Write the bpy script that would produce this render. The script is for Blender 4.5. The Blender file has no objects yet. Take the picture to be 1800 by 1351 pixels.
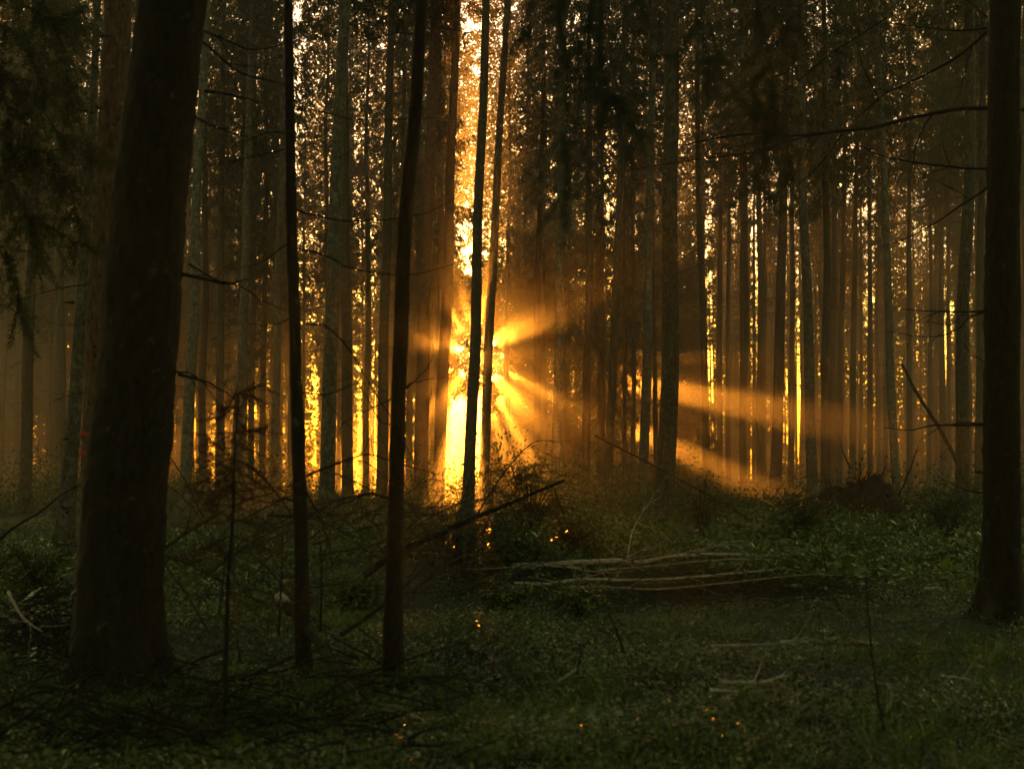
import bpy, math, random
import numpy as np
from mathutils import Vector, Matrix

# ------------------------------------------------------------------ camera, world, sun, exposure
sc = bpy.context.scene
COL = sc.collection
F = 2400.0                       # focal length in pixels of the 1800 px wide photograph
PITCH = math.radians(2.49)
EYE = 1.6
cam_d = bpy.data.cameras.new("camera")
cam = bpy.data.objects.new("camera", cam_d)
COL.objects.link(cam)
cam.location = (0, 0, EYE)
cam.rotation_euler = (math.radians(90) + PITCH, 0, 0)
cam_d.sensor_width = 36.0
cam_d.lens = 36.0 * F / 1800.0
cam_d.clip_start = 0.05
cam_d.clip_end = 3000
cam_d.dof.use_dof = True
cam_d.dof.focus_distance = 27.0
cam_d.dof.aperture_fstop = 2.4
sc.camera = cam

SUN_EL = math.radians(3.75)
SUN_AZ = math.radians(-1.55)     # left of the view axis (+Y)
SUN_DIR = Vector((math.sin(SUN_AZ) * math.cos(SUN_EL), math.cos(SUN_AZ) * math.cos(SUN_EL), math.sin(SUN_EL)))

world = bpy.data.worlds.new("World")
sc.world = world
world.use_nodes = True
nt = world.node_tree
nt.nodes.clear()
def N(t, **k):
    n = nt.nodes.new(t)
    for a, b in k.items():
        setattr(n, a, b)
    return n
L_ = nt.links.new
out = N('ShaderNodeOutputWorld')
bg = N('ShaderNodeBackground'); bg.inputs['Strength'].default_value = 0.05
sky = N('ShaderNodeTexSky', sky_type='NISHITA', sun_disc=False)
sky.sun_elevation = SUN_EL
sky.sun_rotation = SUN_AZ
sky.air_density = 1.0
sky.dust_density = 2.0
sky.ozone_density = 1.0
tc = N('ShaderNodeTexCoord')
# thin evening cloud veil: the sky is bright and peachy round the sun, orange towards the horizon, dim behind
dot = N('ShaderNodeVectorMath', operation='DOT_PRODUCT'); dot.inputs[1].default_value = SUN_DIR
L_(tc.outputs['Generated'], dot.inputs[0])
mr = N('ShaderNodeMapRange'); mr.interpolation_type = 'SMOOTHSTEP'
mr.inputs['From Min'].default_value = 0.89; mr.inputs['From Max'].default_value = 0.985
mr.inputs['To Min'].default_value = 0.0; mr.inputs['To Max'].default_value = 1.0
L_(dot.outputs['Value'], mr.inputs['Value'])
sep = N('ShaderNodeSeparateXYZ'); L_(tc.outputs['Generated'], sep.inputs[0])
ramp = N('ShaderNodeValToRGB')
mr2 = N('ShaderNodeMapRange'); mr2.inputs['From Min'].default_value = -0.08; mr2.inputs['From Max'].default_value = 0.32
L_(sep.outputs['Z'], mr2.inputs['Value']); L_(mr2.outputs[0], ramp.inputs['Fac'])
cr = ramp.color_ramp
cr.elements[0].position = 0.0; cr.elements[0].color = (1.0, 0.22, 0.01, 1)
cr.elements[1].position = 1.0; cr.elements[1].color = (0.90, 0.84, 1.0, 1)
for p, c in ((0.22, (1.0, 0.26, 0.014, 1)), (0.36, (1.0, 0.38, 0.05, 1)), (0.46, (1.0, 0.60, 0.30, 1)), (0.55, (0.98, 0.82, 0.84, 1))):
    e = cr.elements.new(p); e.color = c
veil = N('ShaderNodeVectorMath', operation='SCALE')
L_(ramp.outputs['Color'], veil.inputs[0])
# aureole
pw = N('ShaderNodeMath', operation='POWER'); pw.inputs[1].default_value = 800.0
mx0 = N('ShaderNodeMath', operation='MAXIMUM'); mx0.inputs[1].default_value = 0.0
L_(dot.outputs['Value'], mx0.inputs[0]); L_(mx0.outputs[0], pw.inputs[0])
aur = N('ShaderNodeVectorMath', operation='SCALE'); aur.inputs[0].default_value = (95.0, 50.0, 15.0)
L_(pw.outputs[0], aur.inputs['Scale'])
m2 = N('ShaderNodeMath', operation='MULTIPLY'); m2.inputs[1].default_value = 11.5
L_(mr.outputs[0], m2.inputs[0])
L_(m2.outputs[0], veil.inputs['Scale'])
tint = N('ShaderNodeMix', data_type='RGBA', blend_type='MULTIPLY'); tint.inputs[0].default_value = 1.0
tint.inputs[7].default_value = (3.2, 2.7, 1.25, 1)
L_(sky.outputs[0], tint.inputs[6])
add = N('ShaderNodeVectorMath', operation='ADD')
L_(tint.outputs[2], add.inputs[0]); L_(veil.outputs[0], add.inputs[1])
add2 = N('ShaderNodeVectorMath', operation='ADD')
L_(add.outputs[0], add2.inputs[0]); L_(aur.outputs[0], add2.inputs[1])
L_(add2.outputs[0], bg.inputs['Color'])
L_(bg.outputs[0], out.inputs['Surface'])

sun_d = bpy.data.lights.new("sun", 'SUN')
sun_d.energy = 5.0
sun_d.angle = math.radians(0.5)
sun_d.color = (1.0, 0.31, 0.022)
sun = bpy.data.objects.new("sun", sun_d)
COL.objects.link(sun)
sun.rotation_euler = SUN_DIR.to_track_quat('Z', 'Y').to_euler()
sun.location = (-3, 100, 30)

sc.view_settings.view_transform = 'Standard'
sc.view_settings.look = 'None'
sc.view_settings.gamma = 1.0
sc.view_settings.exposure = 1.2
cy = sc.cycles
cy.max_bounces = 4; cy.diffuse_bounces = 2; cy.glossy_bounces = 2; cy.transmission_bounces = 2
cy.transparent_max_bounces = 8; cy.volume_bounces = 0
cy.use_denoising = True
cy.denoiser = 'OPENIMAGEDENOISE'
cy.denoising_input_passes = 'RGB_ALBEDO_NORMAL'
cy.denoising_prefilter = 'NONE'
cy.sample_clamp_indirect = 4.0
cy.use_adaptive_sampling = False
cy.caustics_reflective = False; cy.caustics_refractive = False

HAZE_DENSITY = 0.0008
HAZE_G = 0.87

rng = np.random.default_rng(7)
R = random.Random(11)

# ------------------------------------------------------------------ picture -> world
CP, SP = math.cos(PITCH), math.sin(PITCH)
def ray(px, py):
    a, b = (px - 900) / F, (675.5 - py) / F
    return Vector((a, CP - b * SP, SP + b * CP))
def at(px, py, d):
    r = ray(px, py)
    return Vector((0, 0, EYE)) + r * (d / r.y)

def pix(x, y): return 900 + F * x / y
def _h(ix, iy, s):
    v = np.sin(ix * 127.1 + iy * 311.7 + s * 74.7) * 43758.5453
    return v - np.floor(v)
def vnoise(x, y, s=0):
    x = np.asarray(x, float); y = np.asarray(y, float)
    ix, iy = np.floor(x), np.floor(y)
    fx, fy = x - ix, y - iy
    fx = fx * fx * (3 - 2 * fx); fy = fy * fy * (3 - 2 * fy)
    a, b, c, d = _h(ix, iy, s), _h(ix + 1, iy, s), _h(ix, iy + 1, s), _h(ix + 1, iy + 1, s)
    return (a * (1 - fx) + b * fx) * (1 - fy) + (c * (1 - fx) + d * fx) * fy
def ground_z(x, y):
    x = np.asarray(x, float); y = np.asarray(y, float)
    t = 0.049 * (y - 31.0)
    drop = np.log1p(np.exp(np.clip(t / 0.18, -30, 60))) * 0.18
    b = (vnoise(x * 0.45, y * 0.45, 1) - .5) * 0.30 + (vnoise(x * 1.3, y * 1.3, 2) - .5) * 0.10 + (vnoise(x * 4, y * 4, 3) - .5) * 0.035
    far = np.clip((y - 25) / 14, 0, 1)
    b = b + far * (vnoise(x * .22 + 7, y * .16, 19) - .42) * 1.0
    return -drop + b
def gz(x, y):
    return float(ground_z(x, y))
def gp(px, py):
    r = ray(px, py); o = Vector((0, 0, EYE))
    t = 3.0
    while t < 250:
        p = o + r * t
        if p.z < gz(p.x, p.y): break
        t += 0.1
    return o + r * t

# ------------------------------------------------------------------ mesh helpers
class MB:
    def __init__(s): s.v = []; s.q = []; s.t = []; s.n = 0
    def add(s, v, q=None, t=None):
        v = np.asarray(v, np.float32).reshape(-1, 3)
        if q is not None and len(q): s.q.append(np.asarray(q, np.int32).reshape(-1, 4) + s.n)
        if t is not None and len(t): s.t.append(np.asarray(t, np.int32).reshape(-1, 3) + s.n)
        s.v.append(v); s.n += len(v)
    def tube(s, pts, rad, sides=6, cap=True):
        P = np.asarray([tuple(p) for p in pts], float); n = len(P)
        rad = np.broadcast_to(np.asarray(rad, float), (n,))
        T = np.gradient(P, axis=0); T /= np.linalg.norm(T, axis=1)[:, None] + 1e-9
        ref = np.array([0, 0, 1.0]) if abs(T[:, 2]).mean() < 0.8 else np.array([0, 1.0, 0])
        A = np.cross(T, ref); A /= np.linalg.norm(A, axis=1)[:, None] + 1e-9
        B = np.cross(A, T)
        an = np.linspace(0, 2 * math.pi, sides, endpoint=False)
        V = P[:, None, :] + rad[:, None, None] * (np.cos(an)[None, :, None] * A[:, None, :] + np.sin(an)[None, :, None] * B[:, None, :])
        i = np.arange(n - 1)[:, None] * sides; j = np.arange(sides)[None, :]; k = (j + 1) % sides
        q = np.stack([i + j, i + k, i + sides + k, i + sides + j], -1).reshape(-1, 4)
        V = V.reshape(-1, 3)
        if cap:
            V = np.vstack([V, P[:1], P[-1:]])
            jj = np.arange(sides); kk = (jj + 1) % sides; b = (n - 1) * sides
            t = np.vstack([np.stack([kk, jj, np.full(sides, n * sides)], -1), np.stack([b + jj, b + kk, np.full(sides, n * sides + 1)], -1)])
            s.add(V, q, t)
        else: s.add(V, q)
    def leaves(s, c, d, w, fold=None):
        """diamond leaves: centre-base c, long axis d, half width vector w (arrays Nx3)"""
        c = np.asarray(c); n = len(c)
        if n == 0: return
        V = np.stack([c, c + d * .45 + w, c + d, c + d * .45 - w], 1).reshape(-1, 3)
        s.add(V, (np.arange(n)[:, None] * 4 + np.arange(4)[None, :]))
    def mesh(s, name, mat, smooth=True):
        me = bpy.data.meshes.new(name)
        V = np.concatenate(s.v) if s.v else np.zeros((0, 3), np.float32)
        Q = np.concatenate(s.q) if s.q else np.zeros((0, 4), np.int32)
        T = np.concatenate(s.t) if s.t else np.zeros((0, 3), np.int32)
        me.vertices.add(len(V)); me.vertices.foreach_set('co', V.ravel())
        me.loops.add(Q.size + T.size)
        me.loops.foreach_set('vertex_index', np.concatenate([Q.ravel(), T.ravel()]).astype(np.int32))
        me.polygons.add(len(Q) + len(T))
        st = np.concatenate([np.arange(len(Q)) * 4, Q.size + np.arange(len(T)) * 3]).astype(np.int32)
        me.polygons.foreach_set('loop_start', st)
        me.polygons.foreach_set('use_smooth', np.full(len(st), smooth))
        me.update(calc_edges=True); me.validate()
        me.materials.append(mat)
        return me
    def obj(s, name, mat, parent=None, smooth=True):
        return link(name, s.mesh(name, mat, smooth), parent)

def link(name, me, parent=None):
    o = bpy.data.objects.new(name, me); COL.objects.link(o)
    if parent is not None: o.parent = parent
    return o
def tag(o, label=None, cat=None, group=None, kind=None):
    if label: o['label'] = label
    if cat: o['category'] = cat
    if group: o['group'] = group
    if kind: o['kind'] = kind
    return o
def empty(name, loc, label, cat, group=None):
    o = bpy.data.objects.new(name, None); COL.objects.link(o); o.location = loc
    o.empty_display_size = 0.2
    return tag(o, label, cat, group)
def unit(v): return v / (np.linalg.norm(v, axis=-1, keepdims=True) + 1e-9)
def rdir(n, g=rng): return unit(g.normal(size=(n, 3)))
def spline(ctrl, n):
    """Catmull-Rom through control points"""
    C = np.asarray([tuple(c) for c in ctrl], float)
    if len(C) == 2: return C[0] + (C[1] - C[0]) * np.linspace(0, 1, n)[:, None]
    E = np.vstack([2 * C[0] - C[1], C, 2 * C[-1] - C[-2]])
    u = np.linspace(0, len(C) - 1 - 1e-6, n); i = u.astype(int); t = (u - i)[:, None]
    a, b, c, d = E[i], E[i + 1], E[i + 2], E[i + 3]
    return .5 * (2 * b + (c - a) * t + (2 * a - 5 * b + 4 * c - d) * t * t + (3 * b - a - 3 * c + d) * t ** 3)

# ------------------------------------------------------------------ materials
def mat_new(name):
    m = bpy.data.materials.new(name); m.use_nodes = True
    t = m.node_tree; b = t.nodes['Principled BSDF']; return m, t, b
def bark_mat(name, dark, mid, lichen, lich_amt, rough=0.85, moss=True):
    m, t, b = mat_new(name)
    n = t.nodes.new; l = t.links.new
    tc = n('ShaderNodeTexCoord'); mp = n('ShaderNodeMapping'); mp.inputs['Scale'].default_value = (1, 1, .35)
    l(tc.outputs['Object'], mp.inputs[0])
    n1 = n('ShaderNodeTexNoise'); n1.inputs['Scale'].default_value = 22; n1.inputs['Detail'].default_value = 6; n1.inputs['Roughness'].default_value = .7
    l(mp.outputs[0], n1.inputs['Vector'])
    cr = n('ShaderNodeValToRGB'); cr.color_ramp.elements[0].position = .36; cr.color_ramp.elements[0].color = (*dark, 1)
    cr.color_ramp.elements[1].position = .68; cr.color_ramp.elements[1].color = (*mid, 1)
    l(n1.outputs[0], cr.inputs[0])
    n2 = n('ShaderNodeTexNoise'); n2.inputs['Scale'].default_value = 9; n2.inputs['Detail'].default_value = 8; n2.inputs['Roughness'].default_value = .75
    l(tc.outputs['Object'], n2.inputs['Vector'])
    cl = n('ShaderNodeValToRGB'); cl.color_ramp.elements[0].position = .60 - lich_amt * .2; cl.color_ramp.elements[1].position = .72 - lich_amt * .15
    l(n2.outputs[0], cl.inputs[0])
    mx = n('ShaderNodeMix'); mx.data_type = 'RGBA'; mx.inputs[7].default_value = (*lichen, 1)
    l(cl.outputs[0], mx.inputs[0]); l(cr.outputs[0], mx.inputs[6])
    oi = n('ShaderNodeObjectInfo'); mr = n('ShaderNodeMapRange'); mr.inputs['To Min'].default_value = .7; mr.inputs['To Max'].default_value = 1.25
    l(oi.outputs['Random'], mr.inputs[0])
    hs = n('ShaderNodeHueSaturation'); l(mr.outputs[0], hs.inputs['Value']); l(mx.outputs[2], hs.inputs['Color'])
    # knots
    vo = n('ShaderNodeTexVoronoi'); vo.inputs['Scale'].default_value = 7; l(tc.outputs['Object'], vo.inputs['Vector'])
    kr = n('ShaderNodeMapRange'); kr.inputs['From Min'].default_value = .10; kr.inputs['From Max'].default_value = .16; kr.inputs['To Min'].default_value = .25
    l(vo.outputs['Distance'], kr.inputs[0])
    mk = n('ShaderNodeMix'); mk.data_type = 'RGBA'; mk.blend_type = 'MULTIPLY'; mk.inputs[0].default_value = 1
    l(hs.outputs[0], mk.inputs[6]); l(kr.outputs[0], mk.inputs[7])
    sx = n('ShaderNodeSeparateXYZ'); l(tc.outputs['Object'], sx.inputs[0])
    ms = n('ShaderNodeMath'); ms.operation = 'MULTIPLY_ADD'; ms.inputs[1].default_value = 2.6; l(n2.outputs[0], ms.inputs[0])
    mz = n('ShaderNodeMath'); mz.operation = 'MULTIPLY'; mz.inputs[1].default_value = -1.1; l(sx.outputs['Z'], mz.inputs[0]); l(mz.outputs[0], ms.inputs[2])
    mm_ = n('ShaderNodeMapRange'); mm_.inputs['From Min'].default_value = 1.15; mm_.inputs['From Max'].default_value = 1.5; l(ms.outputs[0], mm_.inputs[0])
    mg = n('ShaderNodeMix'); mg.data_type = 'RGBA'; mg.inputs[7].default_value = (.030, .036, .010, 1)
    if moss: l(mm_.outputs[0], mg.inputs[0])
    else: mg.inputs[0].default_value = 0
    l(mk.outputs[2], mg.inputs[6]); l(mg.outputs[2], b.inputs['Base Color'])
    bu = n('ShaderNodeBump'); bu.inputs['Strength'].default_value = .8; bu.inputs['Distance'].default_value = .015
    l(n1.outputs[0], bu.inputs['Height']); l(bu.outputs[0], b.inputs['Normal'])
    b.inputs['Roughness'].default_value = rough; b.inputs['Specular IOR Level'].default_value = .25
    return m
def leaf_mat(name, c1, c2, rough=.45, trans=.35, tcol=None, scale=1.5, spec=.5):
    m, t, b = mat_new(name)
    n = t.nodes.new; l = t.links.new
    tc = n('ShaderNodeTexCoord')
    n1 = n('ShaderNodeTexNoise'); n1.inputs['Scale'].default_value = scale; n1.inputs['Detail'].default_value = 5; n1.inputs['Roughness'].default_value = .7
    l(tc.outputs['Object'], n1.inputs['Vector'])
    cr = n('ShaderNodeValToRGB'); cr.color_ramp.elements[0].position = .35; cr.color_ramp.elements[0].color = (*c1, 1)
    cr.color_ramp.elements[1].position = .65; cr.color_ramp.elements[1].color = (*c2, 1)
    l(n1.outputs[0], cr.inputs[0])
    l(cr.outputs[0], b.inputs['Base Color']); b.inputs['Roughness'].default_value = rough
    b.inputs['Specular IOR Level'].default_value = spec
    if trans > 0:
        tr = n('ShaderNodeBsdfTranslucent'); mx = n('ShaderNodeMixShader'); mx.inputs[0].default_value = trans
        if tcol: tr.inputs[0].default_value = (*tcol, 1)
        else: l(cr.outputs[0], tr.inputs[0])
        l(b.outputs[0], mx.inputs[1]); l(tr.outputs[0], mx.inputs[2]); l(mx.outputs[0], t.nodes['Material Output'].inputs['Surface'])
    return m
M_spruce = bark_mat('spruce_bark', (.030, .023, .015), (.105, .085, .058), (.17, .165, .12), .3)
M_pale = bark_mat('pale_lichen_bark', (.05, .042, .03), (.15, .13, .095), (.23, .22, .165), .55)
M_dark = bark_mat('shade_darkened_bark', (.008, .006, .004), (.028, .021, .014), (.10, .10, .07), .02)  # near bark darkened in its colour to stand in for foreground shade
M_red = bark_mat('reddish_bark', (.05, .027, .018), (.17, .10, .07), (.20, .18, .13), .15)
M_twig = bark_mat('twig_bark', (.03, .024, .016), (.09, .07, .045), (.20, .20, .14), .25, moss=False)
M_palewood = bark_mat('barkless_branch_wood', (.22, .18, .13), (.44, .38, .30), (.52, .49, .40), .4, .55, moss=False)
M_brown = bark_mat('dead_needles', (.05, .022, .010), (.13, .06, .025), (.16, .09, .04), .1, moss=False)
M_soil = bark_mat('root_plate_soil', (.018, .012, .007), (.06, .038, .020), (.08, .06, .03), .1, moss=False)
M_needle = leaf_mat('spruce_needles', (.012, .020, .007), (.045, .055, .016), .5, .30, (.12, .13, .02))
M_needle_near = leaf_mat('near_spruce_needles', (.010, .018, .006), (.03, .045, .014), .5, .15)
M_moss = leaf_mat('bilberry_leaves', (.020, .034, .005), (.15, .18, .018), .26, .30, scale=.9, spec=1.0)
M_bramble = leaf_mat('bramble_leaves', (.05, .09, .012), (.17, .21, .028), .24, .35, scale=1.2, spec=.6)
M_shrub = leaf_mat('shrub_leaves', (.04, .06, .012), (.11, .13, .03), .35, .40, scale=2.0)

m, t, b = mat_new('forest_floor'); M_ground = m
n = t.nodes.new; l = t.links.new
tcg = n('ShaderNodeTexCoord')
n1 = n('ShaderNodeTexNoise'); n1.inputs['Scale'].default_value = .8; n1.inputs['Detail'].default_value = 8; n1.inputs['Roughness'].default_value = .7
l(tcg.outputs['Object'], n1.inputs['Vector'])
cr = n('ShaderNodeValToRGB'); cr.color_ramp.elements[0].position = .4; cr.color_ramp.elements[0].color = (.018, .012, .007, 1)
cr.color_ramp.elements[1].position = .6; cr.color_ramp.elements[1].color = (.030, .042, .009, 1)
l(n1.outputs[0], cr.inputs[0])
n2 = n('ShaderNodeTexNoise'); n2.inputs['Scale'].default_value = 30; n2.inputs['Detail'].default_value = 6
l(tcg.outputs['Object'], n2.inputs['Vector'])
mx = n('ShaderNodeMix'); mx.data_type = 'RGBA'; mx.blend_type = 'OVERLAY'; mx.inputs[0].default_value = .9
l(cr.outputs[0], mx.inputs[6]); l(n2.outputs[0], mx.inputs[7]); l(mx.outputs[2], b.inputs['Base Color'])
bu = n('ShaderNodeBump'); bu.inputs['Distance'].default_value = .03; bu.inputs['Strength'].default_value = 1
l(n2.outputs[0], bu.inputs['Height']); l(bu.outputs[0], b.inputs['Normal']); b.inputs['Roughness'].default_value = .8

# ------------------------------------------------------------------ ground
def build_ground():
    ys = np.concatenate([np.arange(-14, 3, .5), np.arange(3, 36, .16), np.arange(36, 70, .6), np.arange(70, 153, 3)])
    u = np.linspace(-1, 1, 221); xs = np.sign(u) * np.abs(u) ** 1.8 * 110
    X, Y = np.meshgrid(xs, ys)
    Z = ground_z(X, Y)
    ny, nx = X.shape
    i = np.arange(ny - 1)[:, None] * nx; j = np.arange(nx - 1)[None, :]
    q = np.stack([i + j, i + j + 1, i + nx + j + 1, i + nx + j], -1).reshape(-1, 4)
    mb = MB(); mb.add(np.stack([X, Y, Z], -1), q)
    tag(mb.obj('ground', M_ground), kind='structure')
build_ground()

# ------------------------------------------------------------------ spruce variants
def twig(mb, p, d, L, r, g, sub=1, sides=3, droop=.25, nseg=5):
    """a dead branch: a wandering, drooping tapering tube with side twigs"""
    p = np.array(p, float); d = unit(np.array(d, float)); pts = [p.copy()]; dirs = [d.copy()]
    for k in range(nseg):
        d = unit(d + g.normal(size=3) * .14 + np.array([0, 0, -droop / nseg * (1 if k < nseg * .6 else -1.2)]))
        p = p + d * L / nseg; pts.append(p.copy()); dirs.append(d.copy())
    rr = r * (1 - np.linspace(0, 1, nseg + 1) * .8)
    mb.tube(pts, rr, sides, cap=False)
    if sub > 0:
        for k in range(int(2 + L * 3.2)):
            i = g.integers(1, nseg + 1); side = unit(np.cross(dirs[i], [0, 0, 1]) * g.choice([-1, 1]) + dirs[i] * .7 + g.normal(size=3) * .3)
            twig(mb, pts[i], side, L * g.uniform(.2, .45), r * .5, g, sub - 1, 3, droop, 3)

def trunk_mesh(D, H, g, mat, sides=12, flare=1.5):
    n = 30; z = np.concatenate([[-.4, 0, .12, .3, .7], np.linspace(1.3, H, n)])
    ph = g.uniform(0, 6.28, 4); amp = g.uniform(.01, .05)
    x = amp * np.sin(z * .5 + ph[0]) + .6 * amp * np.sin(z * 1.1 + ph[1]); y = amp * np.sin(z * .45 + ph[2])
    r = D / 2 * (1.06 - .86 * np.clip(z / H, 0, 1) ** 1.1)
    r = r * (1 + (flare - 1) * np.exp(-np.clip(z, 0, 9) / .28))
    mb = MB()
    P = np.stack([x, y, z], -1)
    an = np.linspace(0, 2 * math.pi, sides, endpoint=False)
    lob = 1 + .05 * np.sin(an * 3 + ph[3]) + .03 * np.sin(an * 5)
    rootl = 1 + .22 * np.exp(-np.clip(z, 0, 9) / .35)[:, None] * np.sin(an * 4 + ph[1])[None, :]
    rad = r[:, None] * lob[None, :] * rootl * (1 + g.normal(size=(len(z), sides)) * .012)
    V = np.stack([x[:, None] + rad * np.cos(an), y[:, None] + rad * np.sin(an), np.repeat(z[:, None], sides, 1)], -1)
    i = np.arange(len(z) - 1)[:, None] * sides; j = np.arange(sides)[None, :]; k = (j + 1) % sides
    mb.add(V, np.stack([i + j, i + k, i + sides + k, i + sides + j], -1).reshape(-1, 4))
    return mb, P, r

def twigs_mesh(mb, P, r, z0, z1, cnt, g, Lm=1.0):
    for k in range(cnt):
        z = g.uniform(z0, z1); i = np.argmin(abs(P[:, 2] - z)); a = g.uniform(0, 6.28)
        d = np.array([math.cos(a), math.sin(a), g.uniform(-.35, .15)])
        up = (z - z0) / (z1 - z0)
        L = Lm * g.uniform(.25, 1.1) * (.5 + .8 * up) if g.random() > .35 else g.uniform(.06, .2)
        twig(mb, np.array([P[i, 0], P[i, 1], z]) + d * r[i] * .7, d, L, g.uniform(.005, .010), g, 1 if L > .3 else 0)

def crown_mesh(g, H=14.0, Rm=2.0, nb=130, dens=1.0, leaf=.12, bare=.0):
    """live spruce crown: whorled drooping branches hung with needle sprays"""
    mb = MB(); wb = MB()
    C, D_, W_ = [], [], []
    for k in range(nb):
        f = (k + g.random()) / nb; f = f ** .9
        z = f * H; L = max(.25, Rm * (1 - f) ** .75 * g.uniform(.55, 1.12)) * (.6 + .4 * min(1, f * 9 + bare))
        a = g.uniform(0, 6.28); out_ = np.array([math.cos(a), math.sin(a), 0]); side = np.array([-out_[1], out_[0], 0])
        t = np.linspace(0, 1, 8)
        droop = g.uniform(.25, .6) * (1 - .6 * f); lift = g.uniform(.1, .3)
        pts = out_ * (t * L)[:, None]; pts[:, 2] = z + L * (-droop * t + lift * t ** 3) + .12 * t
        pts += side * (np.sin(t * 3 + a) * .06 * L)[:, None]
        wb.tube(pts, .014 * (1.15 - t), 3, cap=False)
        ns = max(5, int(L * 13 * dens))
        ts = g.uniform(.12, 1, ns); base = np.stack([np.interp(ts, t, pts[:, c]) for c in range(3)], -1)
        sg = g.choice([-1, 1], ns)[:, None]
        sl = (.14 + .42 * L * .5 * (1 - ts * .75))[:, None] * g.uniform(.5, 1.2, (ns, 1))
        sd = unit(side * sg * .8 + out_ * .55 + np.array([0, 0, -1]) * g.uniform(.1, 1.3, (ns, 1)) + g.normal(size=(ns, 3)) * .15)
        m_ = 10
        for q in range(m_):
            u = (q + g.random((ns, 1))) / m_
            c = base + sd * sl * u + np.array([0, 0, -1]) * sl * u * u * .35
            dd = unit(sd * .9 + g.normal(size=(ns, 3)) * .55 + np.array([0, 0, -.45])) * leaf * g.uniform(.6, 1.3, (ns, 1))
            w = unit(np.cross(dd, rdir(ns, g))) * leaf * .17 * g.uniform(.7, 1.4, (ns, 1))
            C.append(c); D_.append(dd); W_.append(w)
    mb.leaves(np.concatenate(C), np.concatenate(D_), np.concatenate(W_))
    for v, q in zip(wb.v, wb.q): pass
    off = mb.n
    if wb.v:
        mb.v.append(np.concatenate(wb.v)); mb.q.append(np.concatenate(wb.q) + off); mb.n += wb.n
    return mb.mesh('crown', M_needle, smooth=False)

g = np.random.default_rng(3)
TR = {}
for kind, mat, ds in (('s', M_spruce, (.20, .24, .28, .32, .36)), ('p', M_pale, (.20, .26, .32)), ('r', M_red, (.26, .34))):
    TR[kind] = []
    for D in ds:
        for rep in range(2):
            tm, P, r = trunk_mesh(D, 25, g, mat)
            twigs_mesh(tm, P, r, .9, 12.5, 70, g)
            TR[kind].append((D, tm.mesh('trunk', mat)))
CR = [crown_mesh(g, H=g.uniform(12, 15), Rm=g.uniform(1.7, 2.5), nb=int(g.uniform(150, 190))) for _ in range(7)]
CR_LOW = [crown_mesh(g, H=g.uniform(17, 19), Rm=g.uniform(1.6, 2.2), nb=170, dens=.8) for _ in range(3)]

def spruce(px, ptop, d, w, kind, cb, label, cat='spruce tree', group=None, low=False, name='spruce_tree', g=g, xy=None):
    """px: photo x of the trunk near its foot, ptop: photo x where it leaves the top of the frame, d: metres away, w: photo width"""
    if xy is None:
        zb = -max(0, .049 * (d - 31)); pyb = 850
        a = at(px, pyb, d); base = Vector((a.x, d, 0)); base.z = gz(base.x, base.y) - .02
        tp = at(ptop, 0, d); lean = math.atan2(tp.x - a.x, tp.z - a.z)
    else:
        base = Vector((xy[0], xy[1], gz(*xy) - .02)); lean = g.normal() * .012
    D = (w if w < 1 else w * base.y / F * .97) if w else g.uniform(.2, .34)
    v = min(TR[kind], key=lambda q: abs(q[0] - D) + g.random() * .03)
    s = D / v[0] * (1 if w else 1)
    s = max(.75, min(1.3, s))
    o = empty(name, base, label, cat, group)
    rot = g.uniform(0, 6.28)
    o.rotation_euler = (g.normal() * .006, lean, 0)
    o.scale = (s, s, s)
    c = link('trunk', v[1], o); c.rotation_euler[2] = rot
    cr_ = (CR_LOW if low else CR)[g.integers(0, 3 if low else 7)]
    c = link('crown', cr_, o); c.location.z = cb / s; c.rotation_euler[2] = g.uniform(0, 6.28)
    hs = (25.5 - cb / s) / (18 if low else 13.5)
    wsx = g.uniform(.85, 1.15) * (1.0 if base.y < 38 or pix(base.x, base.y) < 300 else .8)
    c.scale = (wsx, wsx, max(.5, hs))
    return o

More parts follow.
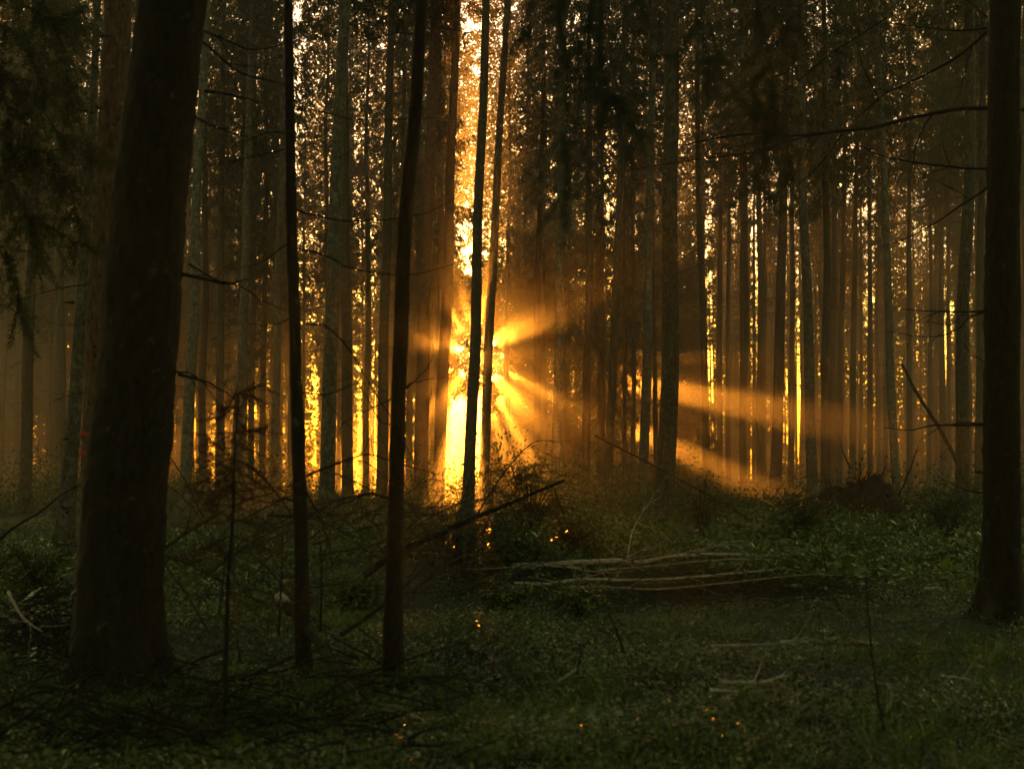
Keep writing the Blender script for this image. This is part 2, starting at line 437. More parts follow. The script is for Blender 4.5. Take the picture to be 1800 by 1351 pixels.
# x near foot, x at top of frame, metres away, width in the photo, bark, height of the crown's base, label
GA = 'spruces left of the sunburst'; GB = 'spruces round the sunburst'; GC = 'spruces right of the sunburst'; GD = 'misty spruces on the right'
TREES = [
 (30, 37, 62, 9, 's', 9, 'thin dark spruce nearest the left edge against orange light', GA),
 (47, 62, 33, 21, 's', 10, 'mossy spruce second from the left edge of the picture', GA),
 (85, 92, 62, 9, 's', 8, 'thin dark spruce between the mossy spruce and the leaning pale trunk', GA),
 (103, 112, 42, 17, 's', 9, 'spruce standing just left of the leaning pale trunk', GA),
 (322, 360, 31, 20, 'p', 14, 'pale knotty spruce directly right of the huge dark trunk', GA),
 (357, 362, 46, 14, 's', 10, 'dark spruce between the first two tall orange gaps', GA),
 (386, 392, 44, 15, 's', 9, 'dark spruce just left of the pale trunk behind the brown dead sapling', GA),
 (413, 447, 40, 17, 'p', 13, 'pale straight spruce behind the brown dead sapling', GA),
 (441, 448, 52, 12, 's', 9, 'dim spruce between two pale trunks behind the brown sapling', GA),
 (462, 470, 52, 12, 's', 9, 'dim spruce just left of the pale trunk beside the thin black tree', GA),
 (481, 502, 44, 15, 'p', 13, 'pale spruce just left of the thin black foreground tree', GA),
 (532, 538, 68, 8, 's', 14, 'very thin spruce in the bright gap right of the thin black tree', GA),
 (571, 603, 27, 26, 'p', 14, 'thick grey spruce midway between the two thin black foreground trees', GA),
 (596, 598, 60, 9, 's', 9, 'slim spruce hugging the thick grey spruce on its right', GA),
 (614, 604, 36, 20, 's', 13, 'broad brown spruce left of the two bright yellow slits', GB),
 (645, 647, 56, 12, 's', 10, 'slim spruce splitting the two bright yellow slits', GB),
 (669, 688, 35, 20, 's', 13, 'lichen covered spruce just left of the nearer thin black tree', GB),
 (720, 724, 60, 12, 's', 9, 'hazy slim spruce close behind the nearer thin black tree', GB),
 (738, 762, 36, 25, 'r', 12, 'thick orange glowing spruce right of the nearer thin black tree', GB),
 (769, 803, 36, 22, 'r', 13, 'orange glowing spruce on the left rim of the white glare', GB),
 (823, 853, 34, 21, 's', 15, 'tall spruce standing in front of the sun', GB),
 (847, 888, 36, 17, 's', 14, 'spruce forming the right rim of the white glare', GB),
 (888, 898, 58, 11, 's', 10, 'slim spruce behind the tip of the leafy sapling', GB),
 (940, 955, 48, 14, 's', 11, 'spruce crossed by the lower right sun rays above the sapling', GB),
 (976, 991, 38, 17, 'p', 14, 'pale straight spruce above the raised end of the fallen log', GB),
 (997, 1003, 62, 9, 's', 9, 'slim spruce tucked close right of the pale straight spruce', GB),
 (1030, 1038, 44, 15, 's', 10, 'even grey spruce right of the fallen log tip', GC),
 (1069, 1098, 42, 16, 's', 12, 'spruce leaning slightly right beside hanging green sprays', GC),
 (1114, 1112, 49, 9, 's', 9, 'slim dark spruce left of the crooked mossy spruce', GC),
 (1128, 1150, 36, 18, 'p', 13, 'crooked mossy spruce just left of the thickest mid distance trunk', GC),
 (1154, 1142, 47, 9, 's', 11, 'slim spruce leaning left against the thickest mid distance trunk', GC),
 (1168, 1182, 27, 33, 's', 12, 'thickest mid distance spruce with the sunbeams starting on its right', GC),
 (1232, 1236, 64, 10, 's', 8, 'slim spruce behind the start of the upper sunbeam', GC),
 (1264, 1266, 56, 11, 'r', 9, 'reddish slim spruce crossing the upper sunbeam', GC),
 (1279, 1281, 60, 9, 's', 9, 'grey slim spruce right beside the reddish slim spruce', GC),
 (1307, 1312, 52, 13, 's', 9, 'dark spruce in the middle of the upper sunbeam', GC),
 (1341, 1345, 62, 10, 'r', 9, 'thin dark spruce between two yellow gaps at the beam end', GC),
 (1361, 1384, 40, 20, 'r', 10, 'sturdy brown spruce right of the yellow gaps', GC),
 (1391, 1392, 56, 12, 's', 9, 'spruce shoulder to shoulder with the sturdy brown spruce', GC),
 (1427, 1406, 33, 19, 'p', 11, 'spruce with flaky pale bark left of the root mound', GC),
 (1452, 1450, 42, 16, 's', 9, 'mottled spruce rising behind the left end of the root mound', GD),
 (1470, 1470, 68, 8, 's', 8, 'very thin spruce behind the root mound left half', GD),
 (1474, 1488, 54, 12, 'r', 9, 'reddish spruce rising behind the root mound', GD),
 (1495, 1510, 54, 12, 's', 9, 'dark grey spruce above the middle of the root mound', GD),
 (1513, 1512, 70, 8, 's', 8, 'hair thin spruce above the middle of the root mound', GD),
 (1530, 1527, 56, 11, 's', 9, 'spruce above the right half of the root mound', GD),
 (1542, 1544, 70, 8, 's', 8, 'thin spruce above the right end of the root mound', GD),
 (1556, 1552, 66, 8, 's', 9, 'thin misty spruce left of the kinked pale spruce', GD),
 (1577, 1545, 38, 16, 'p', 11, 'kinked pale spruce right of the root mound', GD),
 (1597, 1598, 52, 11, 's', 9, 'misty spruce behind the upper end of the leaning pole', GD),
 (1633, 1636, 60, 10, 's', 10, 'slim misty spruce crossed by the leaning pole', GD),
 (1655, 1657, 60, 10, 's', 9, 'slim misty spruce between the leaning pole and bright white slits', GD),
 (1667, 1668, 64, 9, 's', 9, 'thin misty spruce at the lower end of the leaning pole', GD),
 (1692, 1702, 30, 24, 's', 11, 'pale grey misty spruce nearest the black tree on the right', GD),
 (1720, 1726, 40, 17, 's', 10, 'hazy spruce half hidden by the black tree on the right', GD),
 (1796, 1797, 50, 11, 's', 9, 'slim hazy spruce at the very right edge of the picture', GD),
]
placed = []
for (px, pt, d, w, k, cb, lab, grp) in TREES:
    if px > 1200 and d > 45: cb += 4
    o = spruce(px, pt, d, w, k, cb, lab, 'spruce tree', grp)
    placed.append((o.location.x, o.location.y))
spruce(1098, 1098, 50, 9, 's', 2.2, 'slim spruce with green sprays hanging low beside the leaning spruce', 'spruce tree', GC, low=True)
spruce(1052, 1052, 58, 9, 's', 3.5, 'slim low branched spruce right of the even grey spruce', 'spruce tree', GC, low=True)
spruce(1325, 1325, 72, 8, 's', 2.5, 'low branched spruce glowing yellow behind the slim trunks at the beam end', 'spruce tree', GC, low=True)

# background trees, further back between the listed ones
REG = [(-1e9, 195, 'distant spruces left of the huge dark trunk'), (195, 505, 'distant spruces behind the brown dead sapling'), (505, 674.5, 'distant spruces between the thin black trees'),
       (674.5, 916.5, 'distant spruces around the sun'), (916.5, 1203, 'distant spruces right of the glare'), (1203, 1435, 'distant spruces behind the sunbeams'), (1435, 1e9, 'distant spruces in the pale mist')]
MARKS = [(47, 'mossy spruce'), (130, 'leaning pale trunk'), (260, 'huge dark trunk'), (338, 'pale knotty spruce'), (390, 'brown dead sapling'), (430, 'pale spruce behind the brown sapling'), (488, 'pale spruce by the thinner black tree'),
         (522, 'thinner black tree'), (585, 'thick grey spruce'), (645, 'two yellow slits'), (704, 'thicker black tree'), (750, 'thick orange glowing spruce'), (835, 'spruce before the sun'), (888, 'tip of the leafy sapling'),
         (945, 'ray crossed spruce'), (983, 'pale spruce above the log tip'), (1034, 'even grey spruce'), (1085, 'spruce beside the green sprays'), (1135, 'crooked mossy spruce'), (1174, 'thickest mid distance trunk'),
         (1232, 'start of the upper sunbeam'), (1265, 'reddish slim spruce'), (1310, 'dark spruce in the sunbeam'), (1372, 'sturdy brown spruce'), (1418, 'flaky pale spruce'), (1452, 'mottled spruce'), (1480, 'reddish spruce behind the root mound'),
         (1515, 'middle of the root mound'), (1545, 'right end of the root mound'), (1577, 'kinked pale spruce'), (1612, 'upper end of the leaning pole'), (1645, 'middle of the leaning pole'), (1698, 'pale grey misty spruce'), (1763, 'black right hand trunk')]
def far_label(p, y, low, kind):
    mk = min(MARKS, key=lambda q: abs(q[0] - p))
    far = 'hindmost' if y > 105 else 'distant' if y > 75 else 'farther'
    return '%s %s%s just %s of the %s' % (far, 'low branched ' if low else '', 'reddish spruce' if kind == 'r' else 'spruce', 'left' if p < mk[0] else 'right', mk[1])
KEEP = [(783, 815), (834, 846), (627, 638), (655, 662), (334, 344), (368, 380), (528, 538), (545, 558), (588, 600)]   # openings in the wood, kept free of trunks
g2 = np.random.default_rng(21)
n_far = 0; tries = 0
while n_far < 216 and tries < 6000:
    tries += 1
    y = 46 + 86 * g2.random() ** .85; x = (g2.random() * 2 - 1) * y * .405
    p = pix(x, y)
    if min(math.hypot(x - a, y - b) for a, b in placed) < 1.5: continue
    if y < 150 and any(a - 3 < p < b + 3 for a, b in KEEP) and g2.random() < .92: continue
    if abs(p - 838) < (58 if y > 85 else 50): continue
    bx = 6.1 - .027 * (y - 50)
    if 50 < y and abs(x - bx) < (2.3 if y > 88 else .9): continue
    r_ = [q for q in REG if q[0] <= p < q[1]][0][2]
    low = g2.random() < (.22 if p < 1150 else .10) and not (y > 50 and abs(x - bx) < 2.6) and not (700 < p < 900)
    cb = g2.uniform(2.5, 6) if low else g2.uniform(7.0, 11.5) + (4.0 if p > 1180 else 0)
    kind = 's' if g2.random() < .75 else 'r'
    spruce(0, 0, 0, 0, kind, cb, far_label(p, y, low, kind), 'spruce tree', r_, low=low, xy=(x, y), g=g2)
    placed.append((x, y)); n_far += 1

# the wood goes on unseen beside and behind the viewpoint; these trees added for shade
for k, (x, y) in enumerate(((-6.5, 7), (-8.5, 11), (-5, 2), (-2.5, -3), (2, -5), (5.5, -1), (6.5, 5), (9, 9), (-9, 4), (9.5, 2), (-6, -6), (0.5, -9), (7, -7), (-11.5, 16), (11.5, 15))):
    spruce(0, 0, 0, .3, 's', 4.5 + (k * 7 % 5) * .5, 'unseen spruce beside or behind the viewpoint, added for shade', 'spruce tree', 'spruces around the viewpoint', xy=(x, y), g=g2)

# ------------------------------------------------------------------ foreground trees
def pic_trunk(name, label, ctrl, d, mat, parent_only=False, sides=44, flare=None, cat='tree', crown=None, top_ext=8, group=None):
    """ctrl: (photo x, photo y, photo width) from foot to top of the frame at distance d, continued upwards out of the frame"""
    base = at(ctrl[0][0], ctrl[0][1], d); bz = gz(base.x, d)
    pts = [at(x, y, d) for x, y, w in ctrl]; ws = [w * d / F for x, y, w in ctrl]
    dirv = (pts[-1] - pts[-2]).normalized()
    pts.append(pts[-1] + dirv * top_ext); ws.append(ws[-1] * .55)
    pts = [Vector((pts[0].x, pts[0].y, bz - .25))] + pts if pts[0].z > bz + .05 else pts
    if len(pts) > len(ws): ws = [ws[0] * 1.05] + ws
    base = Vector((pts[0].x, d, bz))
    NR = 260
    P = spline([p - base for p in pts], NR); W = np.interp(np.linspace(0, len(ws) - 1, NR), range(len(ws)), ws)
    o = empty(name, base, label, cat, group)
    mb = MB(); zz = P[:, 2]
    an = np.linspace(0, 2 * math.pi, sides, endpoint=False); gg = np.random.default_rng(int(ctrl[0][0]))
    nz = vnoise(np.repeat(zz[:, None] * 3, sides, 1), np.cos(an)[None, :] * 2 + 9) - .5
    A2 = np.repeat(an[None, :], NR, 0); Z2 = np.repeat(zz[:, None], sides, 1)
    plates = vnoise(A2 * 5.5 + 3, Z2 * 9, 21) - .5 + .6 * (vnoise(A2 * 11, Z2 * 22, 22) - .5)
    plates[:, -3:] *= .3
    rad = (W / 2)[:, None] * (1 + nz * .10 + .03 * np.sin(an * 3)[None, :]) + plates * .016 * (W / .3)[:, None].clip(.35, 1.3)
    if flare: rad = rad * (1 + flare * np.exp(-np.clip(zz, 0, 9) / .20)[:, None] * (1.2 + 1.0 * np.sin(an * 5 + 1) + .4 * np.sin(an * 8))[None, :])
    V = np.stack([P[:, 0:1] + rad * np.cos(an), P[:, 1:2] + rad * np.sin(an), np.repeat(zz[:, None], sides, 1)], -1)
    i = np.arange(len(zz) - 1)[:, None] * sides; j = np.arange(sides)[None, :]; k = (j + 1) % sides
    mb.add(V, np.stack([i + j, i + k, i + sides + k, i + sides + j], -1).reshape(-1, 4))
    mb.obj('trunk', mat, o)
    return o, base

def pic_branch(name, parent, base, ctrl, d, r0, mat=None, sub=0, g=g, dz=0.0, seed=0, label=None, r1=None, sublen=.35, n=22):
    """a branch drawn through photo points; the depth runs from d by dz towards its tip"""
    gg = np.random.default_rng(abs(seed + int(ctrl[0][0] * 7 + ctrl[0][1])))
    m = len(ctrl)
    pts = [at(x, y, d + dz * i / (m - 1)) - base for i, (x, y) in enumerate(ctrl)]
    P = spline(pts, n); P += np.cumsum(gg.normal(size=(n, 3)) * .0025, 0)
    r = r0 + ((r1 if r1 else r0 * .25) - r0) * np.linspace(0, 1, n)
    mb = MB(); mb.tube(P, r, 7)
    Ltot = np.linalg.norm(np.diff(P, axis=0), axis=1).sum()
    for k in range(sub):
        i = gg.integers(3, n - 1); dr = unit(P[i] - P[i - 1])
        s = unit(dr * .8 + np.cross(dr, [0, 1, 0]) * gg.choice([-1, 1]) * .8 + gg.normal(size=3) * .25)
        twig(mb, P[i], s, sublen * gg.uniform(.4, 1.2), max(.002, r[i] * .5), gg, 1, 4, .1, 5)
    o = mb.obj(name, mat or M_dark, parent)
    if label: o['label'] = label
    return o

# huge dark trunk, left
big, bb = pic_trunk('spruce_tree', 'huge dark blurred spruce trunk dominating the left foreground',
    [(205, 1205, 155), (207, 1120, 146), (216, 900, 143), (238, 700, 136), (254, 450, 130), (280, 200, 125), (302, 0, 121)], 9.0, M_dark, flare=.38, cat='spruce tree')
for c, r, dz, sb in (
    ([(315, 658), (340, 664), (375, 678), (415, 705)], .012, .4, 2),
    ([(318, 480), (360, 490), (400, 500), (436, 492)], .014, .5, 1),
    ([(330, 462), (380, 490), (420, 500), (460, 525), (505, 541)], .008, .8, 2),
    ([(360, 160), (400, 163), (460, 178)], .013, .3, 1),
    ([(360, 55), (400, 72), (440, 85), (500, 75)], .010, .6, 2),
    ([(358, 75), (420, 125), (470, 140), (510, 150)], .009, .6, 2),
    ([(342, 205), (400, 235), (440, 250)], .008, .5, 2),
    ([(308, 650), (335, 655), (370, 682)], .010, .2, 0)):
    pic_branch('branch', big, bb, c, 9.0, r, sub=sb, dz=dz, seed=1)
mb = MB(); gg = np.random.default_rng(5)
for k in range(26):
    y = gg.uniform(60, 1100); p = at(320 - y * .09 + (-1 if k % 3 else -110) + gg.uniform(-20, 10), y, 9.0) - bb; p.y -= .18
    twig(mb, p, [gg.uniform(-.5, 1), -.6, gg.uniform(-.3, .3)], gg.uniform(.06, .14), .012, gg, 0)
mb.obj('branch_stubs', M_dark, big)

# reddish trunk behind it
red, rb = pic_trunk('spruce_tree', 'reddish dim spruce trunk just left of the huge dark trunk', [(165, 1010, 62), (168, 900, 55), (175, 650, 50), (182, 450, 48), (198, 200, 50), (208, 0, 50)], 14, M_red, flare=.3, cat='spruce tree')
for c, r, dz in (([(165, 200), (120, 190), (60, 180), (0, 178)], .010, -.8), ([(160, 265), (110, 262), (40, 270)], .009, -.7), ([(155, 500), (110, 505), (50, 520), (0, 540)], .009, -.6), ([(150, 690), (120, 698), (90, 708)], .007, -.4), ([(155, 330), (90, 350), (20, 370)], .008, .9), ([(150, 565), (120, 570), (80, 560)], .007, .5)):
    pic_branch('branch', red, rb, c, 14, r, sub=5, dz=dz, seed=2, mat=M_twig)
for y0 in (763, 797):   # red forester's paint
    mb = MB(); a = np.linspace(-2.6, -.9, 12)
    c = at(169, y0, 14) - rb; rr = .165
    P = np.stack([c.x + rr * np.cos(a), c.y + rr * np.sin(a), np.full(12, c.z) + np.sin(a * 5) * .008], -1)
    V = np.concatenate([P + [0, 0, .025], P - [0, 0, .025]]); i = np.arange(11)
    mb.add(V, np.stack([i, i + 1, i + 13, i + 12], -1))
    mm = bpy.data.materials.get('red_paint')
    if not mm:
        mm, tt, b_ = mat_new('red_paint'); b_.inputs['Base Color'].default_value = (.32, .03, .012, 1); b_.inputs['Roughness'].default_value = .7
    mb.obj('paint_mark', mm, red)

# leaning pale trunk at the left
lean_, lb = pic_trunk('birch_tree', 'leaning pale barked trunk at the left, its right side lit', [(108, 985, 40), (116, 900, 30), (124, 800, 27), (134, 680, 24), (146, 500, 20), (160, 250, 15), (172, 0, 12)], 20, M_pale, flare=.25, cat='tree')

# thin black trees
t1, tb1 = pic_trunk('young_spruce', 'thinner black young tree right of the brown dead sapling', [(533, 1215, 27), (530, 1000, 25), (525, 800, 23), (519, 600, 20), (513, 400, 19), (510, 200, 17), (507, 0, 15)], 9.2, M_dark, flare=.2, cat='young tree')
for c, r, dz, sb in (
    ([(520, 368), (560, 378), (620, 386), (700, 382), (760, 366), (810, 340)], .008, .7, 1),
    ([(526, 438), (580, 450), (620, 468), (700, 478), (760, 472), (870, 436)], .008, .9, 1),
    ([(538, 570), (572, 575), (612, 612), (645, 665), (670, 710), (700, 760), (735, 850)], .008, .6, 2),
    ([(522, 190), (560, 195), (620, 210), (700, 212), (790, 208)], .006, 1.0, 1),
    ([(510, 235), (470, 230), (440, 240), (380, 262)], .006, .6, 2),
    ([(512, 262), (460, 275), (400, 290), (340, 305)], .006, .6, 2),
    ([(530, 690), (580, 692), (620, 680), (660, 672)], .007, .3, 3),
    ([(532, 838), (580, 818), (640, 800), (700, 815), (770, 835)], .010, .5, 4),
    ([(528, 880), (500, 878), (470, 884)], .013, -.2, 1),
    ([(536, 860), (560, 905), (580, 960), (590, 1020)], .008, -.3, 3),
    ([(515, 560), (470, 570), (430, 560)], .005, .4, 2),
    ([(505, 430), (455, 460), (400, 470)], .005, .5, 2)):
    pic_branch('branch', t1, tb1, c, 9.2, r, sub=sb, dz=dz, seed=3)
t2, tb2 = pic_trunk('young_spruce', 'thicker black young tree left of the sunburst', [(690, 1205, 36), (693, 1000, 29), (697, 850, 27), (704, 600, 26), (712, 400, 25), (730, 200, 23), (742, 0, 21)], 9.2, M_dark, flare=.2, cat='young tree')
for c, r, dz, sb in (
    ([(712, 680), (740, 670), (790, 660)], .006, .4, 1),
    ([(706, 690), (740, 660), (762, 620)], .006, .3, 0),
    ([(704, 745), (670, 740), (640, 690), (600, 640)], .005, -.3, 1),
    ([(690, 700), (650, 720), (600, 745)], .005, .4, 2),
    ([(738, 52), (780, 50), (850, 60)], .006, .5, 2),
    ([(728, 60), (690, 58), (640, 70), (600, 62)], .007, .6, 2),
    ([(694, 880), (650, 868), (610, 885), (560, 905)], .010, .4, 4)):
    pic_branch('branch', t2, tb2, c, 9.2, r, sub=sb, dz=dz, seed=4)

# black tree on the right with long branches
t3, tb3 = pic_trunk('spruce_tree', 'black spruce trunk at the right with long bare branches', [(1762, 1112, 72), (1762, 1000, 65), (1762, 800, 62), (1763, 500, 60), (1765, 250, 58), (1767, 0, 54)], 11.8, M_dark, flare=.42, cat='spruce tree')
for c, r, dz, sb in (
    ([(1735, 191), (1680, 193), (1600, 208), (1530, 225), (1460, 232), (1400, 240), (1330, 236), (1260, 244), (1200, 258)], .020, -1.0, 5),
    ([(1480, 230), (1400, 245), (1330, 265), (1200, 282), (1100, 300)], .008, -.6, 3),
    ([(1735, 55), (1700, 90), (1650, 122), (1590, 150), (1545, 175), (1490, 225)], .015, .6, 4),
    ([(1735, 297), (1680, 295), (1600, 285), (1540, 270), (1490, 240)], .012, .3, 2),
    ([(1735, 50), (1680, 52), (1600, 45), (1525, 40)], .012, -.4, 2),
    ([(1735, 330), (1700, 355), (1650, 390), (1600, 415), (1550, 435)], .012, -.3, 3),
    ([(1735, 545), (1680, 548), (1620, 545), (1570, 540)], .010, .3, 3),
    ([(1730, 548), (1700, 560), (1685, 580), (1640, 596), (1560, 588)], .010, -.4, 3),
    ([(1730, 746), (1690, 748), (1640, 746), (1600, 754), (1550, 751)], .012, -.3, 2),
    ([(1730, 744), (1700, 742), (1660, 745), (1630, 728)], .008, .3, 2),
    ([(1728, 830), (1706, 829)], .010, .0, 0),
    ([(1735, 865), (1700, 862), (1660, 845), (1640, 828)], .007, .3, 2),
    ([(1735, 30), (1700, 0), (1660, -30)], .010, .4, 2),
    ([(1795, 192), (1830, 205)], .015, 0, 0),
    ([(1545, 178), (1510, 90), (1545, 20)], .006, .3, 2),
    ([(1735, 640), (1712, 625), (1690, 600)], .006, .3, 1),
    ([(1560, 30), (1490, 75), (1460, 95), (1400, 145), (1330, 190), (1240, 250)], .007, .8, 4),
    ([(1480, 235), (1440, 290), (1370, 350), (1290, 400), (1200, 450)], .006, .8, 4)):
    pic_branch('branch', t3, tb3, c, 11.8, r, sub=sb, dz=dz, seed=5, mat=M_dark, sublen=.5)

# ------------------------------------------------------------------ near needle foliage
def boughs(name, label, cat, stems, d, leaf=.022, dens=1.0, mat=None, seed=0, group=None, spread=.12):
    """drooping boughs: each stem is photo points; needles ring every shoot"""
    gg = np.random.default_rng(seed)
    base = at(*stems[0][0], d)
    o = empty(name, base, label, cat, group)
    wood, C, Dd, W = MB(), [], [], []
    for st in stems:
        m = len(st); dz = gg.uniform(-.15, .15) * d * .2
        P = spline([at(x, y, d + dz) - base for x, y in st], 18)
        wood.tube(P, np.linspace(.006, .002, 18), 5)
        L = np.linalg.norm(np.diff(P, axis=0), axis=1).sum()
        ns = int(L * 60 * dens)
        for k in range(ns):
            i = gg.integers(1, 17); dr = unit(P[i + 1] - P[i]); s = unit(dr * .5 + gg.normal(size=3) * .6 + np.array([0, 0, -.5]))
            l_ = spread * gg.uniform(.4, 1.4)
            q = P[i] + s * l_; wood.tube([P[i], (P[i] + q) / 2, q], [.002, .0017, .001], 3, cap=False)
            nn = int(l_ / .0022 * min(1, .022 / leaf + .2))
            u = gg.random((nn, 1)); c = P[i] + s * l_ * u
            dd = unit(s * .6 + rdir(nn, gg) * .9) * leaf * gg.uniform(.7, 1.2, (nn, 1)); w = unit(np.cross(dd, rdir(nn, gg))) * leaf * .07
            C.append(c); Dd.append(dd); W.append(w)
    wood.obj('stems', M_dark, o)
    mb = MB(); mb.leaves(np.concatenate(C), np.concatenate(Dd), np.concatenate(W)); mb.obj('needles', mat or M_needle_near, o, smooth=False)
    return o
boughs('hanging_bough', 'blurred dark spruce bough hanging from the top right of the centre', 'spruce bough',
   [[(1000, -60), (985, 30), (1000, 130), (990, 260), (1000, 350)], [(960, -60), (930, 20), (920, 75)], [(1060, -60), (1040, 10), (1035, 40)], [(1010, 60), (1035, 120), (1030, 180)],
    [(1060, -40), (1055, 90), (1080, 180), (1090, 235)], [(1085, -50), (1120, -10), (1130, 20)]], 3.2, seed=31)
boughs('hanging_bough', 'blurred dark spruce bough hanging left of the thin bare twigs, two tufts', 'spruce bough',
   [[(1260, -60), (1230, 30), (1245, 100), (1238, 165)], [(1230, 30), (1190, 95), (1150, 100), (1125, 110)], [(1245, 40), (1262, 95), (1270, 140)]], 3.2, seed=32)
boughs('hanging_bough', 'longest blurred spruce bough hanging right of centre', 'spruce bough',
   [[(1320, -60), (1335, 30), (1355, 130), (1350, 230), (1335, 290), (1330, 340)], [(1350, 90), (1385, 50), (1390, 30)], [(1352, 200), (1385, 260), (1395, 320)], [(1345, 120), (1320, 160), (1345, 200)]], 3.2, seed=33)
boughs('hanging_bough', 'tiny spruce tuft dangling on a thin bare twig', 'spruce bough', [[(1470, 85), (1474, 110), (1476, 140)]], 8, seed=34, leaf=.025, dens=1.6, spread=.08)
boughs('hanging_bough', 'dim green spruce boughs filling the upper left corner', 'spruce bough',
   [[(-40, 30), (30, 60), (70, 130), (80, 200)], [(-40, 120), (20, 140), (50, 220), (55, 300)], [(-40, 220), (40, 250), (110, 300), (140, 400)],
    [(-40, 300), (20, 330), (60, 400), (65, 470)], [(60, -30), (100, 60), (120, 140), (125, 200)], [(-40, 60), (0, 140), (20, 260), (10, 380)],
    [(20, 380), (70, 390), (120, 420), (150, 430)], [(-40, 420), (10, 440), (30, 500), (40, 560)], [(80, 200), (110, 240), (150, 250), (160, 300)], [(-30, -20), (40, 10), (90, 30), (150, 20)]],
   11, seed=35, leaf=.05, dens=.75, spread=.34, mat=M_needle)

# brown dead sapling, soft in the foreground
def dead_sapling():
    d = 7.4; gg = np.random.default_rng(8)
    foot = at(396, 1195, d); base = Vector((foot.x, d, gz(foot.x, d)))
    o = empty('dead_sapling', base, 'small dead spruce sapling with rusty brown needles at left', 'sapling')
    P = spline([Vector((foot.x, d, base.z)) - base, at(400, 1050, d) - base, at(410, 900, d) - base, at(412, 800, d) - base, at(420, 690, d) - base], 20)
    mb = MB(); mb.tube(P, np.linspace(.014, .003, 20), 7); mb.obj('stem', M_dark, o)
    C, Dd, W = [], [], []; wd = MB()
    for k in range(62):
        i = gg.integers(9, 20) if k < 50 else gg.integers(4, 9); a = gg.uniform(0, 6.28)
        L = gg.uniform(.15, .5) * (1.1 - i / 26); dr = unit(np.array([math.cos(a) * 1.2 + .3, math.sin(a), gg.uniform(-.7, .5)]))
        p1 = P[i] + dr * L * .5; p2 = P[i] + dr * L + [0, 0, -.05 * L]
        wd.tube([P[i], p1, p2], [.004, .003, .0015], 4, cap=False)
        for s in range(7):
            u = gg.uniform(.25, 1); q = P[i] + (p2 - P[i]) * u; sd = unit(dr + gg.normal(size=3) * .8 + [0, 0, -.3]); l_ = gg.uniform(.05, .16)
            wd.tube([q, q + sd * l_], [.002, .001], 3, cap=False)
            nn = 26; uu = gg.random((nn, 1)); c = q + sd * l_ * uu
            dd = unit(sd * .5 + rdir(nn, gg)) * .018; w = unit(np.cross(dd, rdir(nn, gg))) * .0014
            C.append(c); Dd.append(dd); W.append(w)
    wd.obj('branches', M_brown, o)
    m_ = MB(); m_.leaves(np.concatenate(C), np.concatenate(Dd), np.concatenate(W)); m_.obj('needles', M_brown, o, smooth=False)
dead_sapling()

# ------------------------------------------------------------------ fallen wood
def pic_stick(name, label, ctrl, r0, mat, r1=None, sub=0, cat='branch', group=None, sublen=.5, seed=0, sides=8, n=34, lift=0.0, tip=False):
    """ctrl: (photo x, photo y, metres away); lies along those points"""
    pts = [at(x, y, d) for x, y, d in ctrl]
    pts = [Vector((p.x, p.y, max(p.z, gz(p.x, p.y) + r0 * .3 + lift))) for p in pts]
    base = pts[0].copy(); P = spline([p - base for p in pts], n); gg = np.random.default_rng(abs(seed + int(ctrl[0][0])))
    P[1:-1] += gg.normal(size=(n - 2, 3)) * r0 * .12
    r = np.linspace(r0, r1 if r1 else r0 * .3, n) * (1 + gg.normal(size=n) * .05)
    mb = MB(); mb.tube(P, r, sides); tw = mb
    if sub:
        for k in range(sub):
            i = gg.integers(2, n - 1); dr = unit(P[i] - P[i - 1])
            s = unit(dr * .9 + gg.normal(size=3) * np.array([.6, .5, (.35 if mat is M_palewood else .5) if lift else .7]) + [0, 0, .02 if lift else .15])
            twig(tw, P[i], s, sublen * gg.uniform(.3, 1.3), max(.0025, r[i] * .4), gg, 1, 4, .15, 6)
    o = mb.obj(name, mat); o.location = base
    if tip:
        tb = MB(); tb.tube(P[:6] + (P[0] - P[5]) * .02, r[:6] * 1.08, 10); tb.obj('broken_end', M_palewood, o)['label'] = 'pale barkless broken end'
    return tag(o, label, cat, group)
pic_stick('fallen_branch', 'longest pale fallen branch arching over the brush pile', [(900, 994, 15.6), (985, 990, 15.4), (1095, 985, 15.4), (1120, 992, 15.5), (1200, 1000, 15.6), (1330, 1010, 15.8), (1420, 1020, 16), (1492, 1026, 16)], .032, M_palewood, r1=.012, sub=12, sublen=.8, group='pale fallen branches', lift=.2)
pic_stick('fallen_branch', 'second pale fallen branch, curved, below the longest one', [(905, 1045, 14.3), (960, 1035, 14.2), (1000, 1020, 14.2), (1030, 1018, 14.2), (1090, 1032, 14.3), (1200, 1041, 14.4), (1350, 1050, 14.5), (1380, 1044, 14.6)], .023, M_palewood, r1=.009, sub=9, sublen=.7, group='pale fallen branches', lift=.2)
pic_stick('fallen_branch', 'thin pale branch between the two pale arching ones, forked at its right end', [(1050, 1022, 15), (1120, 1016, 15), (1230, 1022, 15.1), (1340, 1030, 15.2), (1420, 1040, 15.3), (1470, 1048, 15.3)], .014, M_palewood, r1=.004, sub=10, sublen=.7, group='pale fallen branches', lift=.2)
pic_stick('fallen_branch', 'lowest thin pale branch at the bottom of the brush pile', [(1000, 1038, 14), (1060, 1046, 14), (1150, 1050, 14), (1260, 1058, 14), (1400, 1062, 14.2), (1480, 1066, 14.3)], .012, M_palewood, r1=.004, sub=8, group='pale fallen branches', lift=.2)
pic_stick('fallen_branch', 'short pale twig crossing left of the brush pile', [(800, 1003, 15.5), (850, 1000, 15.4), (905, 996, 15.4), (950, 1004, 15.4)], .012, M_palewood, r1=.005, sub=3, group='pale fallen branches', lift=.2)
